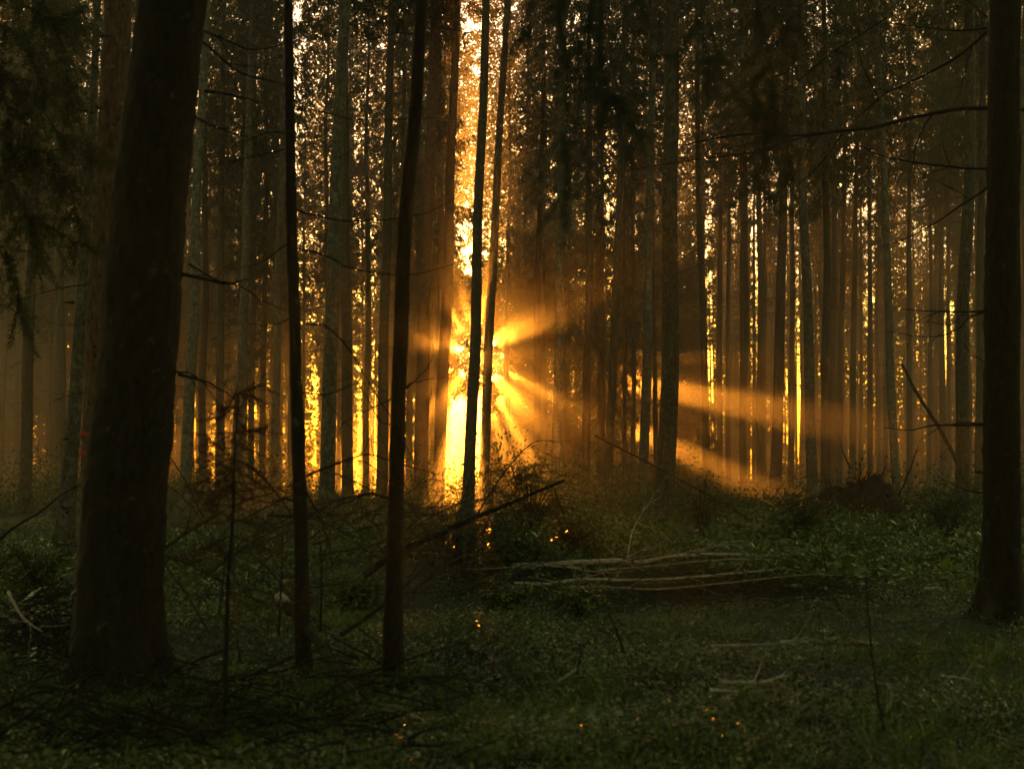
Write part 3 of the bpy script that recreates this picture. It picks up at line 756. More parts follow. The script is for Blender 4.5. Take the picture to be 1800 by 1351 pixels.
pic_stick('fallen_log', 'dark fallen pole slanting up to the right with a broken tip', [(640, 1010, 12.2), (705, 968, 12.2), (800, 925, 12.4), (900, 882, 12.6), (992, 844, 12.8)], .033, M_dark, r1=.014, sub=0, cat='log', n=28)
for k, (c, r, lab) in enumerate((
    ([(905, 882, 12.6), (905, 905, 12.5), (925, 912, 12.6), (950, 918, 12.8), (1000, 905, 13), (1060, 897, 13.2), (1110, 905, 13.4)], .008, 'arching twig looping down from the dark slanting pole'),
    ([(965, 858, 12.7), (950, 885, 12.8), (920, 925, 13), (880, 955, 13.2), (850, 975, 13.4)], .007, 'straight twig dropping leftward from the tip of the slanting pole'),
    ([(975, 860, 12.8), (985, 890, 13), (1000, 930, 13.2), (1040, 985, 13.6)], .008, 'bent twig dropping rightward from the tip of the slanting pole'),
    ([(880, 898, 12.6), (888, 920, 12.7), (895, 950, 13), (905, 985, 13.4)], .006, 'short twig hanging from the middle of the slanting pole'))):
    pic_stick('dead_twig', lab, c, r, M_twig, sub=4, cat='twig', sublen=.35)
pic_stick('dead_branch', 'long thin branch rising beside the slanting pole to an orange lit crook', [(560, 975, 11), (640, 960, 11.2), (700, 940, 11.5), (770, 926, 11.8), (850, 960, 12.2), (880, 985, 12.5)], .012, M_twig, sub=10, sublen=.6)
pic_stick('dead_branch', 'branch curving up out of the brush pile toward the right', [(1110, 985, 15.4), (1160, 955, 15.5), (1210, 932, 15.8), (1240, 928, 16)], .013, M_twig, sub=4)
pic_stick('dead_branch', 'dark upright broken branch above the brush pile right side', [(1240, 985, 16), (1262, 955, 16), (1280, 930, 16)], .014, M_twig, sub=4)
pic_stick('dead_branch', 'low curved branch on the green brambles left side', [(1230, 1000, 16), (1290, 975, 16.3), (1340, 957, 16.6), (1370, 952, 16.8)], .010, M_twig, sub=6)
pic_stick('leaning_pole', 'thin dead pole leaning across the misty trunks on the right', [(1683, 812, 29), (1650, 750, 29), (1610, 688, 29), (1586, 640, 29)], .05, M_spruce, r1=.03, cat='pole')
pic_stick('leaning_pole', 'long thin dead pole leaning across the thickest mid distance trunk', [(1352, 932, 23), (1290, 895, 23), (1200, 845, 23), (1130, 808, 23), (1045, 765, 23)], .019, M_spruce, r1=.010, cat='pole')
pic_stick('dead_branch', 'tangled orange lit branch right of the thicker black tree', [(712, 870, 13), (740, 850, 13), (765, 842, 13), (800, 862, 13.2), (805, 885, 13.3)], .008, M_twig, sub=14, sublen=.6)
pic_stick('dead_branch', 'wandering branch low in front of the blazing haze', [(640, 905, 13), (700, 900, 13), (760, 905, 13), (800, 935, 13.2)], .009, M_twig, sub=16, sublen=.7)
pic_stick('dead_branch', 'dark branch rising from lower left corner beside the leaning trunk', [(-20, 965, 9.5), (20, 930, 9.6), (70, 900, 9.8), (110, 868, 10), (140, 852, 10)], .013, M_dark, sub=3)
pic_stick('dead_branch', 'stiff branch slanting from the huge dark trunk into orange light', [(285, 965, 9), (330, 935, 9.1), (380, 905, 9.2), (430, 880, 9.3), (480, 866, 9.4)], .014, M_twig, sub=8, sublen=.45)
pic_stick('dead_branch', 'long bare branch crossing low between the black trees', [(470, 905, 9.2), (540, 905, 9.3), (590, 880, 9.4), (640, 870, 9.5), (690, 872, 9.6)], .010, M_twig, sub=8, sublen=.5)
pic_stick('dead_branch', 'dark limb slanting from the black tree foot up to the pole', [(600, 1115, 9), (650, 1080, 9.2), (700, 1040, 9.5), (760, 985, 10), (790, 975, 10.3)], .018, M_dark, sub=5)
pic_stick('fallen_log', 'rotten log with a pale broken end behind the thinner black tree', [(492, 1048, 9.6), (512, 1075, 9.4), (560, 1130, 9.0), (600, 1195, 8.6), (650, 1270, 8.0)], .038, M_dark, r1=.028, cat='log', tip=True)
pic_stick('fallen_log', 'long dark log lying along the bottom left of the picture', [(660, 1270, 8), (560, 1235, 8.2), (750, 1310, 7.6), (820, 1350, 7.2)][1:], .04, M_dark, r1=.03, cat='log')
pic_stick('dead_branch', 'dead branch arching low over the bilberries at bottom centre', [(700, 1190, 8.3), (780, 1188, 8.3), (850, 1200, 8.4), (920, 1250, 8.2), (960, 1300, 8)], .010, M_dark, sub=8)
pic_stick('dead_branch', 'thin dead branch lying from the thicker black tree foot to the right', [(600, 1188, 8.6), (680, 1185, 8.6), (760, 1195, 8.5), (840, 1230, 8.4)], .011, M_dark, sub=6)
for k, (c, r, lab) in enumerate((
    ([(1105, 1175, 9.6), (1090, 1125, 9.7), (1072, 1080, 9.8), (1062, 1060, 9.9)], .014, 'thick black stick standing tilted below the brush pile'),
    ([(1146, 1150, 10), (1132, 1110, 10.1), (1118, 1082, 10.2)], .008, 'reddish short stick tilted right of the thick black stick'),
    ([(938, 1215, 8.8), (930, 1190, 8.8)], .012, 'short dark stub poking from the bilberries left of the tilted sticks'),
    ([(1012, 1200, 8.8), (1020, 1150, 8.8), (1036, 1120, 8.9)], .007, 'slim stick standing left of the thick black stick'),
    ([(978, 1188, 9), (970, 1150, 9)], .006, 'short brown stick between the stub and the slim stick'))):
    pic_stick('standing_stick', lab, c, r, M_dark if k != 1 else M_red, cat='stick', sub=2, sublen=.15)
for k, (c, r, lab) in enumerate((
    ([(1562, 1350, 7.0), (1545, 1240, 7.0), (1530, 1120, 7.0), (1522, 1010, 7.0)], .010, 'bare black sapling stem standing tall at lower right'),
    ([(1460, 1055, 14.5), (1450, 990, 14.5), (1441, 925, 14.5)], .011, 'thin bare stem rising from the brambles below the root mound'),
    ([(1428, 1350, 7.0), (1440, 1280, 7.0), (1450, 1225, 7.0)], .006, 'faint thin stem at the bottom right of the pale sticks'),
    ([(1716, 1100, 12.4), (1715, 1030, 12.4), (1712, 960, 12.4)], .006, 'thin bare stem close left of the black right hand trunk'),
    ([(392, 1190, 7.9), (402, 1060, 7.9), (406, 960, 7.9)], .010, 'dark bare stem beside the brown dead sapling'),
    ([(385, 1080, 9.4), (392, 1020, 9.4), (398, 960, 9.4)], .007, 'short bare stem behind the brown dead sapling'),
    ([(490, 1115, 9.5), (494, 1030, 9.5), (497, 930, 9.5)], .009, 'bare stem just left of the thinner black tree'),
    ([(563, 1110, 9.6), (565, 1010, 9.6), (560, 910, 9.6)], .008, 'bare stem just right of the thinner black tree'))):
    pic_stick('bare_sapling', lab, c, r, M_dark, cat='sapling', sub=7, sublen=.22)
STK = [
    ([(1300, 1130, 11), (1345, 1143, 10.9)], .016, 'brown stick among bilberries right of the tilted sticks'),
    ([(1250, 1175, 10.2), (1300, 1170, 10.2), (1350, 1165, 10.2), (1400, 1172, 10.2)], .012, 'dark stick lying level above the pale crossed sticks'),
    ([(1372, 1178, 10), (1395, 1160, 10)], .012, 'short pale stick near the level dark stick'),
    ([(1500, 1190, 9.7), (1540, 1178, 9.8)], .010, 'pale stick left of the tall bare sapling stem'),
    ([(1500, 1193, 9.5), (1535, 1210, 9.3)], .013, 'dark stub left of the tall bare sapling stem'),
    ([(1430, 1165, 10.2), (1530, 1163, 10.2), (1610, 1164, 10.2)], .009, 'long thin stick lying level behind the tall bare sapling stem'),
    ([(1590, 1195, 9.5), (1630, 1175, 9.7), (1680, 1162, 9.9)], .010, 'stick lying right of the tall bare sapling stem'),
    ([(1270, 1275, 8.2), (1310, 1283, 8.1), (1345, 1288, 8.1)], .014, 'pale lower stick of the crossed pair'),
    ([(1335, 1285, 8.1), (1355, 1270, 8.2), (1380, 1258, 8.3)], .010, 'pale upper stick of the crossed pair'),
    ([(1318, 1283, 8.1), (1326, 1255, 8.15)], .014, 'pale upright stub at the crossed sticks'),
    ([(1250, 1303, 7.9), (1300, 1322, 7.7)], .010, 'thin pale stick below the crossed pair'),
    ([(1400, 1350, 7.1), (1402, 1325, 7.1)], .012, 'pale stub at the bottom edge'),
    ([(1010, 1225, 8.8), (1040, 1243, 8.7), (1100, 1250, 8.6), (1190, 1262, 8.4)], .009, 'long thin brown stick lying below the tilted sticks'),
    ([(1655, 1270, 8.3), (1710, 1270, 8.3)], .007, 'thin pale stick at the far lower right'),
    ([(1625, 1060, 13), (1655, 1056, 13)], .012, 'small pale stick left of the black right hand trunk'),
    ([(1580, 1225, 9), (1660, 1222, 9), (1735, 1220, 9)], .006, 'faint thin stick beneath the black right hand trunk'),
    ([(15, 1040, 9.5), (40, 1085, 9.2), (75, 1110, 9)], .010, 'pale twig lying at the foot of the huge dark trunk, left side'),
    ([(980, 1200, 8.8), (1000, 1185, 8.9), (1020, 1170, 9)], .012, 'pale curled bark stick between the tilted sticks'),
    ([(720, 1310, 7.4), (750, 1345, 7.1)], .012, 'tan stick at the bottom edge left of centre'),
    ([(380, 1345, 7), (345, 1290, 7.2)], .010, 'grey stick at the bottom edge under the huge trunk'),
]
for c, r, lab in STK:
    pic_stick('fallen_stick', lab, c, r * 1.25, M_palewood if 'pale' in lab or 'tan' in lab else M_twig, cat='stick', group='sticks on the forest floor', n=10, sub=3, sublen=.3, lift=.13)

# criss-crossing bare branches in front of the glow
gq = np.random.default_rng(55)
for k in range(44):
    d_ = gq.uniform(9.6, 14); x0 = gq.uniform(330, 820); y0 = gq.uniform(905, 1130); a_ = gq.normal() * .5 + (0 if k % 3 else math.pi) - .25; L_px = gq.uniform(110, 300)
    dx, dy = math.cos(a_) * L_px, -abs(math.sin(a_)) * L_px * .7 - 10
    bend = gq.uniform(-35, 10)
    pic_stick('dead_branch', 'bare twiggy branch among the criss-crossing dead wood around the thin black trees', [(x0, y0, d_), (x0 + dx * .35, y0 + dy * .5 + bend * .6, d_ + .1), (x0 + dx * .7, y0 + dy * .85 + bend, d_ + .2), (x0 + dx, y0 + dy + bend * .3, d_ + .3)],
              gq.uniform(.006, .013), M_twig, sub=12, sublen=.55, cat='branch', group='criss-crossing bare branches', seed=k * 13)

# brushwood under the pale branches
def brushwood():
    gg = np.random.default_rng(9); mb = MB()
    for k in range(900):
        px = gg.uniform(820, 1520); py = gg.uniform(1000, 1075); p = gp(px, py)
        a = gg.normal() * .35 + (0 if gg.random() < .5 else math.pi)
        twig(mb, [p.x, p.y, gz(p.x, p.y) + gg.uniform(.0, .18)], [math.cos(a), math.sin(a) * .6, gg.uniform(-.15, .2)], gg.uniform(.3, 1.1), gg.uniform(.003, .008), gg, 0, 3, .1, 5)
    tag(mb.obj('brushwood', M_twig), 'thick heap of fine dead twigs under the pale branches', 'brush pile', kind='stuff')
brushwood()

# root mound of a toppled tree
def root_mound():
    gg = np.random.default_rng(10); d = 24.5
    c = at(1512, 905, d); base = Vector((c.x, d, gz(c.x, d)))
    o = empty('root_mound', base, 'dark reddish brown uprooted root plate behind the brambles', 'root mound')
    nu, nv = 60, 26; V = []
    for j in range(nv):
        ph = j / (nv - 1) * math.pi / 2
        for i in range(nu):
            th = i / nu * 2 * math.pi
            x, y, z = math.cos(th) * math.cos(ph), math.sin(th) * math.cos(ph), math.sin(ph)
            s = 1 + .16 * (float(vnoise(x * 3 + 5, z * 3 + y * 2, 4)) - .5) + .15 * (float(vnoise(x * 9, z * 9 + y * 5, 5)) - .5)
            V.append((x * .86 * s, y * .45 * s, z ** .55 * .58 * s - .12 + .03 * math.sin(x * 5)))
    q = [(j * nu + i, j * nu + (i + 1) % nu, (j + 1) * nu + (i + 1) % nu, (j + 1) * nu + i) for j in range(nv - 1) for i in range(nu)]
    mb = MB(); mb.add(np.array(V), q)
    rt = mb
    for k in range(420):
        v = np.array(V[gg.integers(nu, len(V))]); dd = unit(v * [1, 1, .8] + gg.normal(size=3) * .5)
        twig(rt, v * .95, dd, gg.uniform(.05, .28), .006, gg, 0, 3, .3, 4)
    twig(rt, [.7, 0, .35], [.7, -.2, .55], .55, .02, gg, 1); twig(rt, [-.2, 0, .6], [-.5, -.2, .5], .3, .015, gg, 0)
    rt.obj('root_plate', M_soil, o)
    o.scale = (1, 1, max(1.0, (1.02 - base.z) / .5))
root_mound()

# ------------------------------------------------------------------ shrubs
def shrub(name, label, px, py, d, h, wd, nst, mat, seed, leaf=.045, nl=60, cat='shrub'):
    gg = np.random.default_rng(seed)
    c = at(px, py, d); base = Vector((c.x, d, gz(c.x, d)))
    o = empty(name, base, label, cat); st = MB(); C, Dd, W = [], [], []
    for k in range(nst):
        a = gg.uniform(0, 6.28); hh = h * gg.uniform(.5, 1.05); off = wd * gg.uniform(.15, 1)
        P = spline([(gg.normal() * .05, gg.normal() * .05, -.05), (math.cos(a) * off * .25, math.sin(a) * off * .25, hh * .55), (math.cos(a) * off * .7, math.sin(a) * off * .7, hh * .95), (math.cos(a) * off * 1.15, math.sin(a) * off * 1.15, hh * .9)], 16)
        st.tube(P, np.linspace(.009, .002, 16), 5)
        for b_ in range(9):
            i = gg.integers(5, 16); sd = unit(gg.normal(size=3) * [1, 1, .35]); l_ = gg.uniform(.12, .42)
            Q = P[i] + sd * l_ * np.linspace(0, 1, 5)[:, None] + np.array([0, 0, -1]) * (np.linspace(0, 1, 5) ** 2 * .06)[:, None]
            st.tube(Q, np.linspace(.003, .001, 5), 3, cap=False)
            n_ = int(nl * l_ * 1.3); u = gg.random(n_)
            cc = np.stack([np.interp(u, np.linspace(0, 1, 5), Q[:, q]) for q in range(3)], -1)
            dd = unit(sd * .5 + gg.normal(size=(n_, 3)) * [1, 1, .35] + [0, 0, -.15]) * leaf * gg.uniform(.6, 1.25, (n_, 1))
            w = unit(np.cross(dd, gg.normal(size=(n_, 3)) * .35 + [0, 0, 1])) * leaf * .27
            C.append(cc); Dd.append(dd); W.append(w)
    st.obj('stems', M_twig, o); m_ = MB(); m_.leaves(np.concatenate(C), np.concatenate(Dd), np.concatenate(W)); m_.obj('leaves', mat, o, smooth=False)
    return o
shrub('leafy_sapling', 'leafy green sapling behind the raised tip of the slanting pole', 930, 1000, 17, 1.25, .62, 26, M_shrub, 41)
shrub('leafy_sapling', 'small leafy sapling below the slanting pole middle', 880, 1000, 16, .7, .5, 18, M_shrub, 42)
shrub('leafy_shrub', 'open leafy shrub at the foot of the thickest mid distance trunk', 1235, 960, 20, 1.15, .5, 16, M_shrub, 43, nl=45)
shrub('leafy_shrub', 'wide leafy bush added under the middle of the slanting pole to block sun', 805, 1010, 15.3, .95, .8, 30, M_shrub, 52)  # this bush and the next added to keep sun off the floor
shrub('leafy_shrub', 'wide leafy bush added just beyond the longest pale branch to block sun', 1010, 1000, 16.8, .85, .8, 28, M_bramble, 53)
shrub('leafy_shrub', 'low leafy shrub at the left end of the root mound', 1405, 950, 20, .75, .6, 20, M_shrub, 44)
shrub('leafy_shrub', 'leafy shrub left of the black right hand trunk, lit olive', 1665, 960, 21, 1.0, .75, 26, M_shrub, 45)
shrub('leafy_shrub', 'bushy green shrub in front of the leaning pale trunk', 60, 1000, 15, .6, .7, 26, M_bramble, 46)
shrub('leafy_sapling', 'small bright leaved seedling in front of the brush pile', 885, 1075, 12.8, .35, .3, 10, M_bramble, 47, leaf=.05)
shrub('leafy_sapling', 'tiny seedling with drooping leaves right of the bright leaved seedling', 1018, 1090, 12.4, .3, .25, 8, M_bramble, 48, leaf=.05)
shrub('leafy_sapling', 'seedling with small leaves close left of the thicker black tree', 640, 1050, 12.5, .42, .35, 12, M_bramble, 49, leaf=.05)
shrub('leafy_shrub', 'low shrub glowing at its edges under the blazing haze', 770, 960, 19, .8, .6, 16, M_shrub, 50, nl=30)
shrub('leafy_shrub', 'twiggy shrub catching orange light left of the thicker black tree', 640, 960, 19, .7, .6, 18, M_twig, 51, nl=18)

# brambles and bilberries
def cover(name, label, n, region, hfun, leaf, mat, seed, cat, per=7, rad=.10, dens=None, flat=.5, aspect=.28):
    gg = np.random.default_rng(seed)
    r = region(gg, n)
    x, y = r[:, 0], r[:, 1]
    if dens is not None:
        keep = gg.random(len(x)) < dens(x, y); x, y = x[keep], y[keep]
    hh = hfun(x, y, gg); n = len(x); z = ground_z(x, y)
    C, Dd, W = [], [], []
    for k in range(per):
        a = gg.uniform(0, 6.28, n); rr = rad * np.sqrt(gg.random(n))
        zz = hh * (1 - (rr / rad) ** 2 * .6) * gg.uniform(.25, 1, n)
        c = np.stack([x + rr * np.cos(a), y + rr * np.sin(a), z + zz], -1)
        if k == 0: ls = leaf * np.exp(gg.normal(size=(n, 1)) * .42) * (.55 + .95 * vnoise(x * .8, y * .8, 50))[:, None]
        dd = unit(np.stack([np.cos(a), np.sin(a), np.zeros(n)], -1) * .6 + gg.normal(size=(n, 3)) * [1, 1, flat]) * ls * gg.uniform(.6, 1.3, (n, 1))
        w = unit(np.cross(dd, gg.normal(size=(n, 3)) * .45 + [0, 0, 1])) * ls * aspect
        C.append(c); Dd.append(dd); W.append(w)
    mb = MB(); mb.leaves(np.concatenate(C), np.concatenate(Dd), np.concatenate(W))
    tag(mb.obj(name, mat, smooth=False), label, cat, kind='stuff')
def fan(r0, r1, half):
    def f(gg, n):
        r = gg.uniform(r0, r1, n); a = gg.uniform(-half, half, n)
        return np.stack([r * np.sin(a), r * np.cos(a)], -1)
    return f
def bil_d(x, y): return np.clip((vnoise(x * .9, y * .9, 6) * .6 + vnoise(x * 2.6, y * 2.6, 7) * .5 - .30) * 5, .4, 1)
cover('bilberry_carpet', 'low glossy bilberry and moss carpet over the forest floor', 150000, fan(5, 33, math.radians(27)), lambda x, y, g_: .06 + .17 * vnoise(x * 1.6, y * 1.6, 8), .018, M_moss, 61, 'ground cover', per=8, rad=.07, dens=bil_d, aspect=.32)
def reg_px(x0, x1, d0, d1):
    def f(gg, n):
        y = gg.uniform(d0, d1, n); x = (gg.uniform(x0, x1, n) - 900) / F * y
        return np.stack([x, y], -1)
    return f
def dr_(x, y): return np.clip((vnoise(x * .8 + 3, y * .5, 9) + .25), 0, 1) * np.clip((900 + F * x / y - 1180 - (y - 14) * 6) / 160, .0, 1)
cover('bramble_thicket', 'knee high green bramble thicket left of the black right hand trunk', 9500, reg_px(1150, 1830, 14.5, 27), lambda x, y, g_: (.28 + .35 * vnoise(x * .9, y * .9, 10)) * np.clip((y - 13.5) / 2.5, .3, 1), .062, M_bramble, 62, 'ground cover', per=9, rad=.2, dens=dr_, aspect=.3)
cover('bramble_thicket', 'green undergrowth behind the slanting pole and brush pile', 9500, reg_px(560, 1190, 15.5, 26), lambda x, y, g_: .18 + .6 * vnoise(x * .9, y * .9, 12), .05, M_bramble, 63, 'ground cover', per=8, rad=.18, dens=lambda x, y: np.clip(vnoise(x * .9, y * .9, 11) * 1.6 - .25, .1, 1))
cover('bramble_thicket', 'green undergrowth on both sides of the huge dark trunk', 4200, reg_px(-30, 560, 12.5, 22), lambda x, y, g_: .12 + .3 * vnoise(x * .9, y * .9, 14), .05, M_bramble, 64, 'ground cover', per=8, rad=.18, dens=lambda x, y: np.clip(vnoise(x * .9, y * .9, 13) * 1.7 - .3, .1, 1))
cover('moss', 'fine moss between the bilberry plants', 130000, fan(5, 26, math.radians(27)), lambda x, y, g_: .03 + .05 * vnoise(x * 2.2, y * 2.2, 52), .013, M_moss, 66, 'moss', per=6, rad=.06, flat=1.0, aspect=.25)
# grass and fern tufts
def tufts():
    gg = np.random.default_rng(70)
    P = fan(5.5, 26, math.radians(26))(gg, 3400); P = P[vnoise(P[:, 0] * .6 + 9, P[:, 1] * .6, 51) > .52]
    C, Dd, W = [], [], []
    for k in range(16):
        n = len(P); x, y = P[:, 0] + gg.normal(size=n) * .035, P[:, 1] + gg.normal(size=n) * .035
        c = np.stack([x, y, ground_z(x, y)], -1); h = (.06 + .12 * gg.random((n, 1)))
        d1 = unit(gg.normal(size=(n, 3)) * [.45, .45, .1] + [0, 0, 1]) * h
        w = unit(np.cross(d1, gg.normal(size=(n, 3)))) * .0035
        d2 = (d1 * [1.5, 1.5, .35])
        v = np.stack([c - w, c + w, c + d1 + w * .8, c + d1 - w * .8, c + d1 + d2], 1).reshape(-1, 3)
        i = np.arange(n)[:, None] * 5
        C.append((v, i + [0, 1, 2, 3], i + [3, 2, 4]))
    mb = MB()
    for v, q, t in C: mb.add(v, q, t)
    tag(mb.obj('grass', M_bramble, smooth=False), 'thin grass tufts scattered over the forest floor', 'grass', kind='stuff')
tufts()
def dark_brush():
    gg = np.random.default_rng(71); mb = MB()
    for k in range(620):
        px, py = (gg.uniform(-40, 720), gg.uniform(1215, 1380)) if k % 3 else (gg.uniform(-40, 160), gg.uniform(1060, 1200)); p = gp(px, py)
        a = gg.uniform(0, 6.28)
        twig(mb, [p.x, p.y, gz(p.x, p.y) + gg.uniform(.0, .22)], [math.cos(a), math.sin(a) * .6, gg.uniform(-.1, .45)], gg.uniform(.25, .9), gg.uniform(.003, .010), gg, 0, 4, .1, 5)
    tag(mb.obj('brushwood', M_dark), 'heap of black dead twigs around the foot of the huge dark trunk', 'brush pile', kind='stuff')
dark_brush()
# litter of fine twigs
def litter():
    gg = np.random.default_rng(15); mb = MB()
    P = fan(5, 24, math.radians(26))(gg, 2600)
    for x, y in P:
        a = gg.uniform(0, 6.28)
        twig(mb, [x, y, gz(x, y) + gg.uniform(.01, .12)], [math.cos(a), math.sin(a), gg.uniform(-.05, .25)], gg.uniform(.1, .5), gg.uniform(.002, .006), gg, 0, 3, .05, 4)
    tag(mb.obj('twig_litter', M_twig), 'fine dead twigs strewn through the moss and bilberries', 'twig litter', kind='stuff')
litter()
# far scrub on the slope
def scrub():
    gg = np.random.default_rng(16); C, Dd, W = [], [], []
    n = 42000; y = gg.uniform(26, 75, n); x = (gg.random(n) * 2 - 1) * y * .42
    k = gg.random(n) < np.clip(vnoise(x * .35, y * .35, 17) * 2 - .6, .04, 1); x, y = x[k], y[k]; n = len(x)
    hh = .25 + 1.9 * vnoise(x * .4, y * .4, 18) ** 2
    for q in range(8):
        c = np.stack([x + gg.normal(size=n) * .2, y + gg.normal(size=n) * .2, ground_z(x, y) + hh * gg.random(n)], -1)
        dd = unit(gg.normal(size=(n, 3))) * .10 * gg.uniform(.6, 1.4, (n, 1)); w = unit(np.cross(dd, rdir(n, gg))) * .022
        C.append(c); Dd.append(dd); W.append(w)
    mb = MB(); mb.leaves(np.concatenate(C), np.concatenate(Dd), np.concatenate(W))
    tag(mb.obj('distant_undergrowth', M_shrub, smooth=False), 'far dim scrub between the trunks', 'undergrowth', kind='stuff')
scrub()

# two lanes through the wood along which the sun shines in slanting beams
BEAMS = [(at(1190, 690, 50), .36), (at(1203, 796, 50), .38)]
def off_lane(c, grow=0.0):
    S = np.array(SUN_DIR); keep = np.ones(len(c), bool)
    for P, r in BEAMS:
        v = c - np.array(P); d = np.linalg.norm(np.cross(v, S), axis=1)
        keep &= d > r + grow
    return keep
# the far edge of the wood: one dense mass of spruces with openings shaped to pass or block the low sun
def far_wood():
    gg = np.random.default_rng(77); D0 = 134.0
    def X_(px): return (px - 900) / F * D0
    def Z_(py): return EYE + (780 - py) / F * D0
    n = WOOD_N
    x = gg.uniform(X_(-260), X_(2060), n); z = Z_(905) + (Z_(-120) - Z_(905)) * gg.random(n) ** 1.15
    px = 900 + x / D0 * F; py = 780 - (z - EYE) / D0 * F
    # tree-like columns and clumps
    col = vnoise(px / 26.0, py / 240.0, 30); cl = vnoise(px / 9.0, py / 17.0, 31); fine = vnoise(px / 3.4, py / 5.0, 32)
    rt = np.clip((px - 1120) / 120, 0, 1); v = (.42 + .16 * rt) * col + (.33 - .13 * rt) * cl + (.25 - .03 * rt) * fine
    def sm(a, lo, hi): return np.clip((a - lo) / (hi - lo), 0, 1)
    # openness 0..1 wanted at this place
    lowband = sm(py, 560, 720)
    op = .305 + .01 * sm(px, 1000, 1200)
    op += .14 * lowband * sm(px, 240, 330) * (1 - sm(px, 1380, 1560)) - .10 * lowband * sm(px, 1420, 1520)
    op += .13 * np.exp(-((px - 830) / 45) ** 2) * (1 - lowband)
    op += .13 * np.exp(-((px - 1660) / 70) ** 2) * np.exp(-((py - 480) / 170) ** 2)
    op += .12 * np.exp(-((px - 520) / 60) ** 2) * (1 - sm(py, 300, 500))
    op -= .10 * (1 - sm(px, 60, 330)) * (1 - lowband)
    op -= .12 * (1 - sm(py, 120, 330)) * sm(px, 1000, 1150)
    op += .17 * sm(py, 230, 340) * sm(px, 900, 1100) * (1 - lowband)
    op -= .25 * sm(py, 845, 885)
    op -= .20 * np.exp(-((px - 960) / 130) ** 2) * sm(py, 560, 640)
    op -= .30 * np.exp(-((px - 770) / 95) ** 2) * sm(py, 440, 500) * (1 - sm(py, 650, 690))
    keep = v > op
    for a, b, y0, y1 in WOOD_GAPS:
        e = (fine - .5) * 10
        keep &= ~((px > a + e) & (px < b + e) & (py > y0 + 3 * e) & (py < y1 + 3 * e) & (v < .78))
    keep &= ((px - 840) / 46) ** 2 + ((py - 632) / 48) ** 2 > 1 + (fine - .5)
    x, z = x[keep], z[keep]; n = len(x)
    y = D0 + gg.uniform(-6, 6, n); x = x * y / D0; z = EYE + (z - EYE) * y / D0
    c = np.stack([x, y, z], -1); c = c[off_lane(c, .75)]; n = len(c)
    dd = unit(gg.normal(size=(n, 3)) * [.8, .8, .5] + [0, 0, -.55]) * .40 * gg.uniform(.6, 1.4, (n, 1))
    w = unit(np.cross(dd, gg.normal(size=(n, 3)) * .5 + [0, 1, 0])) * .09
    mb = MB(); mb.leaves(c, dd, w)
    for k in range(230):
        ty = gg.uniform(108, 128); tx = (gg.random() * 2 - 1) * ty * .40; tp = 900 + F * tx / ty
        if any(a - 2 < tp < b + 2 for a, b in KEEP) or abs(tp - 838) < 60 or abs(tx - (6.1 - .027 * (ty - 50))) < 1.0: continue
        tr = gg.uniform(.09, .17); tz = gz(tx, ty); ln = gg.normal() * .3
        mb.tube([(tx, ty, tz - .3), (tx + ln * .4, ty, tz + 12), (tx + ln, ty, tz + 27)], [tr, tr * .75, tr * .3], 6, cap=False)
    tag(mb.obj('far_wood', M_needle, smooth=False), 'far edge of the spruce wood, a lacework of needles against the light', 'wood', kind='stuff')
WOOD_N = 950000
WOOD_GAPS = [(790, 822, 690, 910), (830, 850, 690, 910), (834, 846, 560, 585), (334, 346, 690, 900), (371, 380, 700, 900), (528, 538, 760, 900), (548, 558, 640, 900), (590, 600, 740, 900), (627, 637, 640, 900), (655, 663, 600, 900), (752, 760, 650, 880),
             (952, 1012, 622, 720), (905, 925, 650, 690), (800, 816, 606, 622)]
far_wood()

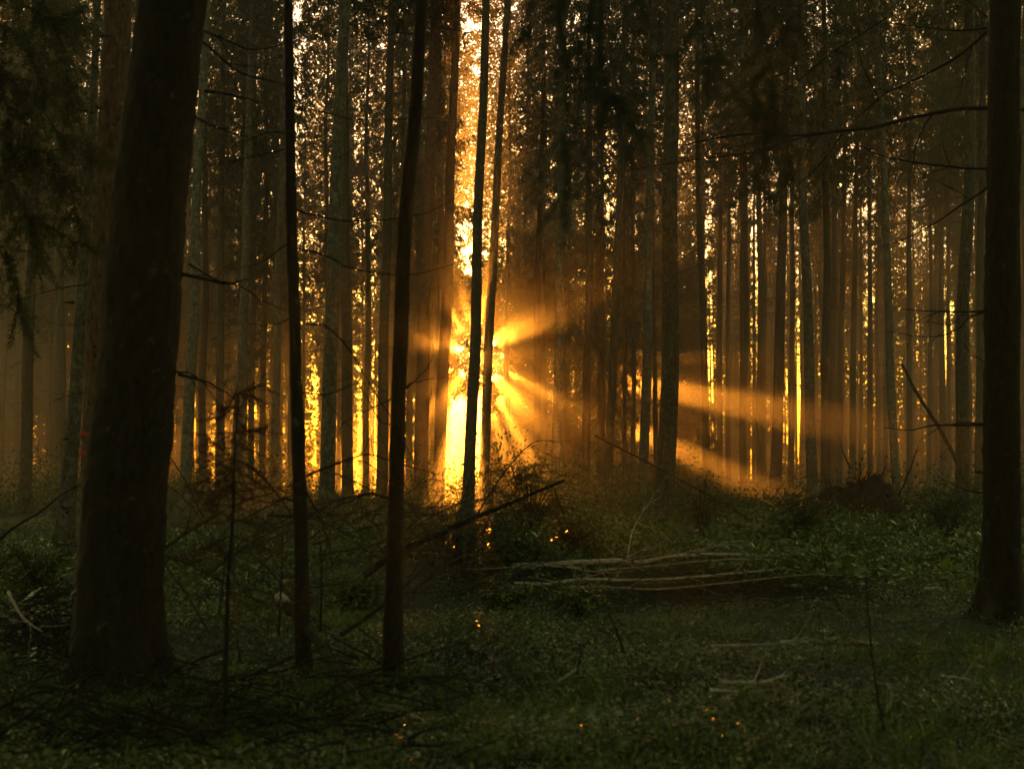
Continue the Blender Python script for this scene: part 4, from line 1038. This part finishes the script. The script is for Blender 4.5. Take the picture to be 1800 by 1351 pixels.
# low spruce foliage in the middle distance, extended and pierced to shape the sun's rays
def thicket():
    gg = np.random.default_rng(78); D0 = 63.0
    n = 230000
    px = gg.uniform(690, 1262, n); py = 410 + 500 * gg.random(n)
    x = (px - 900) / F * D0; z = EYE + (780 - py) / F * D0
    col = vnoise(px / 24.0, py / 200.0, 40); cl = vnoise(px / 10.0, py / 16.0, 41); fine = vnoise(px / 4.0, py / 5.0, 42)
    v = .35 * col + .40 * cl + .25 * fine
    op = .27 + .34 * np.clip((540 - py) / 160, 0, 1) + .10 * np.exp(-((px - 1145) / 22) ** 2) + .25 * np.clip((px - 1215) / 45, 0, 1)
    e = (fine - .5) * 8
    b1 = ((px - 1124) / 12) ** 2 + ((py - 679) / 10) ** 2 < 1 + e * .05
    b2 = ((px - 1131) / 12) ** 2 + ((py - 766) / 10) ** 2 < 1 + e * .05
    lf = px < 905  # part added toward the sun, blocking it except through the ray holes
    op = np.where(lf, .28 + .6 * np.clip((py - 672 + (col - .5) * 70 + (cl - .5) * 60) / 45, 0, 1) * (px < 848 + (cl - .5) * 16) * np.clip((px - 770 + (cl - .5) * 30) / 14, .25, 1) + .3 * np.clip((745 - px) / 50, 0, 1) + .35 * np.clip((500 - py) / 60, 0, 1), op)
    hole = np.zeros(n, bool)
    for hx, hy, rx, ry in ((804, 612, 15, 6), (804, 578, 11, 8), (821, 552, 6, 13), (868, 601, 10, 6), (873, 664, 10, 8), (900, 659, 9, 7), (882, 704, 10, 10), (868, 730, 7, 8), (895, 750, 6, 8), (890, 600, 7, 4), (836, 624, 5, 5), (852, 632, 4, 5), (845, 560, 5, 12), (812, 655, 6, 6), (790, 650, 8, 5)):
        hole |= ((px - hx) / rx) ** 2 + ((py - hy) / ry) ** 2 < 1 + e * .05
    keep = (v > op) & ~b1 & ~b2 & ~hole
    x, z = x[keep], z[keep]; n = len(x); y = D0 + gg.uniform(-2.5, 2.5, n)
    c = np.stack([x * y / D0, y, EYE + (z - EYE) * y / D0], -1)
    c = c[off_lane(c + [0, 0, -.04], .08)]; n = len(c)
    dd = unit(gg.normal(size=(n, 3)) * [.9, .9, .5] + [0, 0, -.4]) * .17 * gg.uniform(.6, 1.4, (n, 1))
    w = unit(np.cross(dd, gg.normal(size=(n, 3)) * .5 + [0, 1, 0])) * .026
    mb = MB(); mb.leaves(c, dd, w)
    tag(mb.obj('spruce_undergrowth', M_needle, smooth=False), 'tangle of low spruce sprays behind the crooked mossy spruce, extended leftward to shape sun rays', 'undergrowth', kind='stuff')
thicket()

# ------------------------------------------------------------------ haze
def haze():
    x0, x1, y0, y1, z0, z1 = -112, 112, -16, 154, -8.5, 34
    V = [(x, y, z) for z in (z0, z1) for y in (y0, y1) for x in (x0, x1)]
    mb = MB(); mb.add(np.array(V), [(0, 2, 3, 1), (4, 5, 7, 6), (0, 1, 5, 4), (2, 6, 7, 3), (0, 4, 6, 2), (1, 3, 7, 5)])
    m = bpy.data.materials.new('morning_haze'); m.use_nodes = True; t = m.node_tree; t.nodes.clear()
    o_ = t.nodes.new('ShaderNodeOutputMaterial'); v = t.nodes.new('ShaderNodeVolumePrincipled')
    v.inputs['Color'].default_value = (.93, .90, .84, 1); v.inputs['Density'].default_value = HAZE_DENSITY; v.inputs['Anisotropy'].default_value = HAZE_G
    t.links.new(v.outputs[0], o_.inputs['Volume'])
    tag(mb.obj('haze', m, smooth=False), kind='stuff')
haze()
# the bank of morning mist lying between the trunks in the middle distance
def mist(name, cz, hz, rx, ry, dens):
    nu, nv = 48, 24; V = []
    for j in range(nv + 1):
        ph = math.pi * j / nv - math.pi / 2
        for i in range(nu):
            th = 2 * math.pi * i / nu; s_ = 1 + .08 * math.sin(3 * th + 1) * math.cos(ph) + .05 * math.sin(7 * th)
            V.append((rx * s_ * math.cos(th) * math.cos(ph), 58 + ry * s_ * math.sin(th) * math.cos(ph), cz + hz * math.sin(ph)))
    q = [(j * nu + i, j * nu + (i + 1) % nu, (j + 1) * nu + (i + 1) % nu, (j + 1) * nu + i) for j in range(nv) for i in range(nu)]
    mb = MB(); mb.add(np.array(V), q)
    m = bpy.data.materials.new(name); m.use_nodes = True; t = m.node_tree; t.nodes.clear()
    o_ = t.nodes.new('ShaderNodeOutputMaterial'); v = t.nodes.new('ShaderNodeVolumePrincipled')
    v.inputs['Color'].default_value = (.93, .90, .84, 1); v.inputs['Density'].default_value = dens; v.inputs['Anisotropy'].default_value = HAZE_G
    t.links.new(v.outputs[0], o_.inputs['Volume'])
    tag(mb.obj(name, m, smooth=False), kind='stuff')
mist('mist', -2.0, 9.5, 34, 31, .0070)
mist('upper_mist', -2.2, 14.5, 40, 35, .0040)
mist('thin_mist', -2.4, 19.5, 46, 39, .0016)
